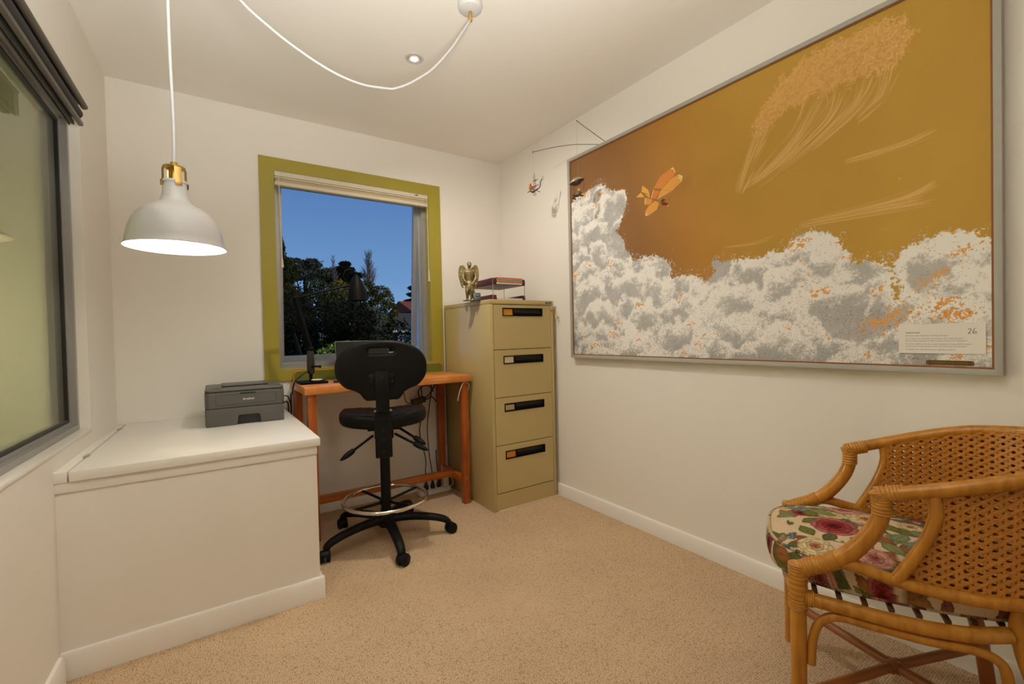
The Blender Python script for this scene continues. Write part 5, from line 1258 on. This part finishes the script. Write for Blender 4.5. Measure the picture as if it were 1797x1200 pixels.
# ================================================================ OUTSIDE THE BACK WINDOW
def leaves(name, blobs, n, size, cols, parent, seed, dens=1.0):
    """a crown of many small leaf faces scattered through the given ellipsoids"""
    r = np.random.default_rng(seed); B = np.array(blobs, float); vol = (B[:, 3]*B[:, 4]*B[:, 5])**(2/3.); k = r.choice(len(B), n, p=vol/vol.sum())
    d = r.normal(size=(n, 3)); d /= np.linalg.norm(d, axis=1)[:, None]; rad = (.55+.45*r.random(n)**.5)*(1+.10*r.normal(size=n))
    c = B[k, :3]+d*rad[:, None]*B[k, 3:6]
    a = r.normal(size=(n, 3)); a /= np.linalg.norm(a, axis=1)[:, None]; a = a*.7+d*.3; b = np.cross(a, r.normal(size=(n, 3))); b /= np.linalg.norm(b, axis=1)[:, None]+1e-9
    s = size*(.6+.8*r.random(n))[:, None]; a = a*s; b = b*s*.55
    V = np.stack([c-a, c+b, c+a, c-b], 1).reshape(-1, 3)
    me = bpy.data.meshes.new(name); me.vertices.add(4*n); me.vertices.foreach_set('co', V.astype(np.float32).ravel())
    me.loops.add(4*n); me.loops.foreach_set('vertex_index', np.arange(4*n, dtype=np.int32)); me.polygons.add(n); me.polygons.foreach_set('loop_start', np.arange(0, 4*n, 4, dtype=np.int32)); me.update(calc_edges=True)
    o = link(name, me, None, parent)
    for i, cc in enumerate(cols): me.materials.append(mat(f'leaf_{seed}_{i}', cc, rough=.8, var=.25, scale=.8, spec=.05))
    me.polygons.foreach_set('material_index', r.integers(0, len(cols), n).astype(np.int32)); return o
bark = mat('bark', (.014, .011, .009), rough=.9, var=.2, spec=.05)
def far(B, Y, Y2):
    """the same ellipsoids moved out to distance Y2, as large as they look from the room"""
    k = Y2/Y; return [(b[0]*k, Y2+(b[1]-Y)*k, 1.115+(b[2]-1.115)*k, b[3]*k, b[4]*k, b[5]*k) for b in B]
def tree(name, label, B, n, size, cols, seed, trunk, group=None, cat='tree'):
    t = thing(name, label, cat, (0, 0, 0), 0, group); x, y, z = trunk; t.location = (x, y, GZ)
    B = [(b[0]-x, b[1]-y, b[2]-GZ, *b[3:]) for b in B]
    leaves('foliage', B, n, size, cols, t, seed)
    mb = MB().tube([(0, 0, 0), (.05, .05, (z-GZ)*.6), (0, 0, z-GZ)], [.28, .2, .1], n=10)
    for b in B[:6]: mb.tube([(0, 0, (z-GZ)*.5), (b[0]*.6, b[1]*.6, b[2]*.75), (b[0], b[1], b[2])], [.10, .05, .02], n=6)
    mb.build('trunk', bark, t); return t
def blobset(x0, x1, y, z0, tops, r, seed, dy=1.2):
    q = np.random.default_rng(seed); o = []
    xs = [a for a, _ in tops]; zs = [b for _, b in tops]
    x = x0
    while x <= x1:
        top = float(np.interp(x, xs, zs)); z = top-r*1.1
        while z > z0-r:
            o.append((x+q.normal()*r*.25, y+q.normal()*dy*.4, z+q.normal()*r*.15, r*(.8+.4*q.random()), r*(.8+.5*q.random()), r*(.65+.4*q.random()))); z -= r*1.2
        x += r*.9
    return o
GZ = -3.2
struct('ground_outside', MB().box(-30, 60, YB+.4, 90, GZ-.2, GZ), mat('lawn_outside', (.04, .06, .02), rough=.95, var=.3, scale=.5), smooth=0)
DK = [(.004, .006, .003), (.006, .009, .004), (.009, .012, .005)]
OL = [(.026, .033, .008), (.048, .050, .010), (.014, .021, .006)]
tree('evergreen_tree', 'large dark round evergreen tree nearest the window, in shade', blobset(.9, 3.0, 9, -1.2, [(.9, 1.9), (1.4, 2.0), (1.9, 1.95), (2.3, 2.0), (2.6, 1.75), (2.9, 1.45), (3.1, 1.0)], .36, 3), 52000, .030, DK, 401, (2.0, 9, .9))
tree('evergreen_tree', 'grey green bushy tree right of the big dark tree', far(blobset(2.85, 3.20, 10, -1.0, [(2.7, 1.9), (3.0, 1.95), (3.3, 1.7), (3.6, 1.15)], .30, 4), 10, 12.5), 26000, .034, [(.075, .080, .05), (.045, .055, .03), (.11, .11, .075)], 402, (4.0, 12.5, .7))
tree('broadleaf_tree', 'olive green tree with sunlit top behind the dark evergreen', blobset(1.9, 3.9, 16, -.5, [(1.9, 2.75), (2.6, 3.1), (3.1, 3.2), (3.6, 3.15), (4.0, 2.8)], .42, 5), 30000, .046, OL, 403, (3.0, 16, 1.8))
tree('broadleaf_tree', 'yellow autumn tree between the olive tree and the golden conifer', far(blobset(3.6, 4.15, 16, 1.6, [(3.5, 2.8), (3.85, 3.25), (4.2, 3.0)], .32, 6, .8), 16, 23), 9000, .06, [(.24, .16, .02), (.16, .12, .02), (.10, .09, .02)], 404, (5.5, 23, 2.6))
tree('conifer_tree', 'golden tipped spreading conifer right of the desk lamp shade', far(blobset(4.5, 5.42, 16, -.4, [(4.4, 3.0), (4.75, 3.25), (5.0, 3.05), (5.2, 3.0), (5.5, 2.75), (5.8, 2.1)], .33, 7), 16, 19.5), 30000, .05, [(.030, .040, .008), (.050, .052, .008), (.015, .022, .006), (.20, .14, .012)], 405, (6.2, 19.5, 2.2))
tree('broadleaf_tree', 'tall green tree at the left edge of the window view', [(2.55, 20, 4.75, .22, .4, .4), (2.75, 20, 4.1, .30, .4, .3), (2.85, 20, 3.6, .42, .4, .28), (2.5, 20, 4.4, .3, .4, .4)], 7000, .045, OL, 406, (2.5, 20, 4.4))
tree('copper_tree', 'copper red tree low at the left edge of the window view', far([(2.6, 19, 2.9, .4, .5, .45), (2.9, 19, 2.6, .4, .5, .4), (2.5, 19, 3.2, .25, .4, .35)], 19, 27), 6500, .06, [(.08, .026, .016), (.12, .036, .018), (.05, .022, .012)], 407, (3.7, 27, 3.0))
tree('gum_tree', 'grey green gum tree with open crown at left of the skyline', far([(3.75, 24, 4.70, .45, .5, .32), (4.5, 24, 4.75, .45, .5, .30), (4.2, 24, 4.3, .8, .6, .35), (5.0, 24, 4.3, .35, .4, .25), (3.4, 24, 4.1, .30, .4, .25)], 24, 31), 8500, .07, [(.05, .055, .03), (.08, .08, .045), (.03, .035, .02)], 408, (5.4, 31, 5.0))
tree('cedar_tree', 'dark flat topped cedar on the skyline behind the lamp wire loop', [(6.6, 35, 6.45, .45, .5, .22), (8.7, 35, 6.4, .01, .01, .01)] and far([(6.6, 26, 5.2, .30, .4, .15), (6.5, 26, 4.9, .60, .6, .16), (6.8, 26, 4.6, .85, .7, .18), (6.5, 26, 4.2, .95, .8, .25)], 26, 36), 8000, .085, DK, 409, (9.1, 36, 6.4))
tree('russet_tree', 'low russet brown tree on the skyline left of the cedar', far([(5.4, 25, 4.4, .42, .5, .38), (5.9, 25, 4.3, .42, .5, .34)], 25, 41), 6000, .09, [(.08, .05, .02), (.11, .065, .022), (.05, .038, .015)], 410, (9.2, 41, 5.6))
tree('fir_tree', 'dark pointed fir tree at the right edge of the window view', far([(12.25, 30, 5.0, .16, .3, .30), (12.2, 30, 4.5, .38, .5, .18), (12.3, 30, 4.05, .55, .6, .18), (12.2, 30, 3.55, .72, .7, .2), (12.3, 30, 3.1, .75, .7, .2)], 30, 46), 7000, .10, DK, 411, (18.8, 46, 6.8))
tm = mat('bare_twigs', (.13, .095, .075), rough=.9)
def bare(label, x, y, z0, z1, spread, seed, n=46):
    r = np.random.default_rng(seed); t = thing('bare_tree', label, 'tree', (x, y, GZ), 0, 'leafless trees on the skyline'); H = z1-GZ; mb = MB()
    mb.tube([(0, 0, 0), (0.05, 0, H*.6), (0, 0, H)], [.10, .035, .006], n=6)
    for i in range(n):
        h = (z0-GZ)+(z1-z0)*r.random()**1.2*.9; a = r.random()*2*PI; L = spread*(1-(h-(z0-GZ))/(z1-z0)*.75)*(.5+.5*r.random())
        p = Vector((0, 0, h)); e = p+Vector((math.cos(a)*L*.8, math.sin(a)*L*.4, L*1.5)); m_ = (p+e)/2+Vector((math.cos(a)*L*.12, 0, -.04))
        mb.tube([p, m_, e], [.014, .009, .004], n=4)
        for j in range(5):
            q = p.lerp(e, .2+.16*j); b = a+r.normal()*1.2; l = L*(.3+.3*r.random()); mb.tube([q, q+Vector((math.cos(b)*l*.7, math.sin(b)*l*.4, l*1.0))], [.007, .003], n=4)
    mb.build('branches', tm, t, smooth=0)
bare('leafless tree at the left edge of the window view', 3.02, 24.5, 4.6, 6.6, .6, 21, 26)
bare('tallest leafless tree on the skyline right of the cedar', 8.35, 27.5, 3.9, 6.4, .75, 22, 110)
bare('small leafless tree on the skyline left of the cedar', 7.7, 33.5, 4.8, 7.0, .5, 23, 60)
# houses
hw = mat('house_wall_grey', (.085, .08, .075), rough=.9, spec=.05); hr = mat('house_roof_grey', (.06, .055, .05), rough=.9, spec=.05, var=.15, scale=3); rr = mat('house_roof_red', (.22, .06, .04), rough=.9, spec=.05, var=.15, scale=3)
hg = mat('house_pane', (.10, .13, .14), rough=.2); hwt = mat('house_white', (.70, .70, .68), rough=.7)
t = thing('house', 'low grey roofed house at the lower right of the window view', 'house', (11.5, 28, GZ))
MB().box(9.2, 15.5, 27, 33, GZ, 1.55).build('house_walls', hw, t, world=True, smooth=0)
MB().prism([(26.6, 1.5), (33.4, 1.5), (30, 2.75)], 8.9, 15.8, M=frame((0, 0, 0), (0, 1, 0), (0, 0, 1), (1, 0, 0))).build('roof', hr, t, world=True, smooth=0)
MB().box(8.9, 15.8, 26.55, 26.65, 1.40, 1.52).build('gutter', hwt, t, world=True, smooth=0)
wf = MB(); ringbox(wf, 9.85, 10.75, .60, 1.25, .06, .06, .06, .06, 26.93, 27.0); wf.box(10.12, 10.17, 26.94, 27, .6, 1.25).box(10.45, 10.5, 26.94, 27, .6, 1.25)
w_ = wf.build('house_window', hwt, t, world=True, smooth=0); MB().box(9.9, 10.7, 26.95, 26.99, .65, 1.2).build('pane', hg, w_, world=True, smooth=0)
t = thing('house', 'dark house with a red tiled roof behind the grey roofed house', 'house', (16.5, 37, GZ))
MB().box(14.5, 20, 36, 41, GZ, 3.25).build('house_walls', mat('house_wall_dark', (.04, .03, .027), rough=.9, spec=.05), t, world=True, smooth=0)
MB().prism([(35.4, 3.2), (41.6, 3.2), (38.5, 4.25)], 14.2, 20.5, M=frame((0, 0, 0), (0, 1, 0), (0, 0, 1), (1, 0, 0))).build('roof', rr, t, world=True, smooth=0)
wf = MB(); ringbox(wf, 15.0, 15.9, 2.2, 2.95, .08, .08, .08, .08, 35.93, 36.0); w_ = wf.build('house_window', hwt, t, world=True, smooth=0); MB().box(15.08, 15.82, 35.95, 35.99, 2.28, 2.87).build('pane', hg, w_, world=True, smooth=0)
t = thing('garden_wall', 'pale rendered wall below the grey roofed house', 'wall', (9, 24, GZ)); t['kind'] = 'thing'
MB().box(7.9, 16, 24, 24.3, GZ, .64).build('render', hwt, t, world=True, smooth=0)
MB().box(7.85, 16.05, 23.95, 24.35, .64, .73).build('coping', hw, t, world=True, smooth=0)
# pale building glimpsed through the gap of the open sash
t = thing('pale_building', 'pale sunlit house corner glimpsed through the gap beside the open sash', 'house', (3.4, 6.1, GZ))
MB().box(2.565, 4.6, 6.0, 6.25, GZ, 2.2).build('house_walls', hwt, t, world=True, smooth=0)
mb = MB()
for k in range(9): mb.box(2.56, 4.6, 5.98, 6.0, -2.4+.5*k, -2.385+.5*k)
mb.build('weatherboard_lines', hw, t, world=True, smooth=0)
# fresh green shoots under the window
SH = [(.22, .28, .03), (.15, .22, .025), (.08, .13, .02)]
for (x, z, rr_, lab, sd) in ((.93, .93, .10, 'leftmost tuft of bright green leaves just below the window', 31), (1.03, 1.00, .10, 'middle tuft of bright green leaves just below the window', 32), (1.13, 1.04, .11, 'tuft of bright green leaves left of the laptop screen', 33), (1.27, 1.075, .055, 'small tuft of bright green leaves showing over the laptop screen', 34)):
    y = 5.0+.36*(sd-31); k = y/5.0; x *= k; z = 1.115+(z-1.115)*k; rr_ *= k
    t = thing('shrub', lab, 'shrub', (x, y, GZ), 0, 'bright green shrub tops below the window')
    leaves('foliage', [(0, 0, z-GZ-rr_*.6, rr_*.8, .12, rr_*.9), (.02, 0, z-GZ-rr_*1.6, rr_, .15, rr_)], 420, .016, SH, t, sd)
    MB().tube([(0, 0, 0), (.02, 0, (z-GZ)*.5), (0, 0, z-GZ-rr_)], [.02, .014, .006], n=6).build('stem', bark, t)
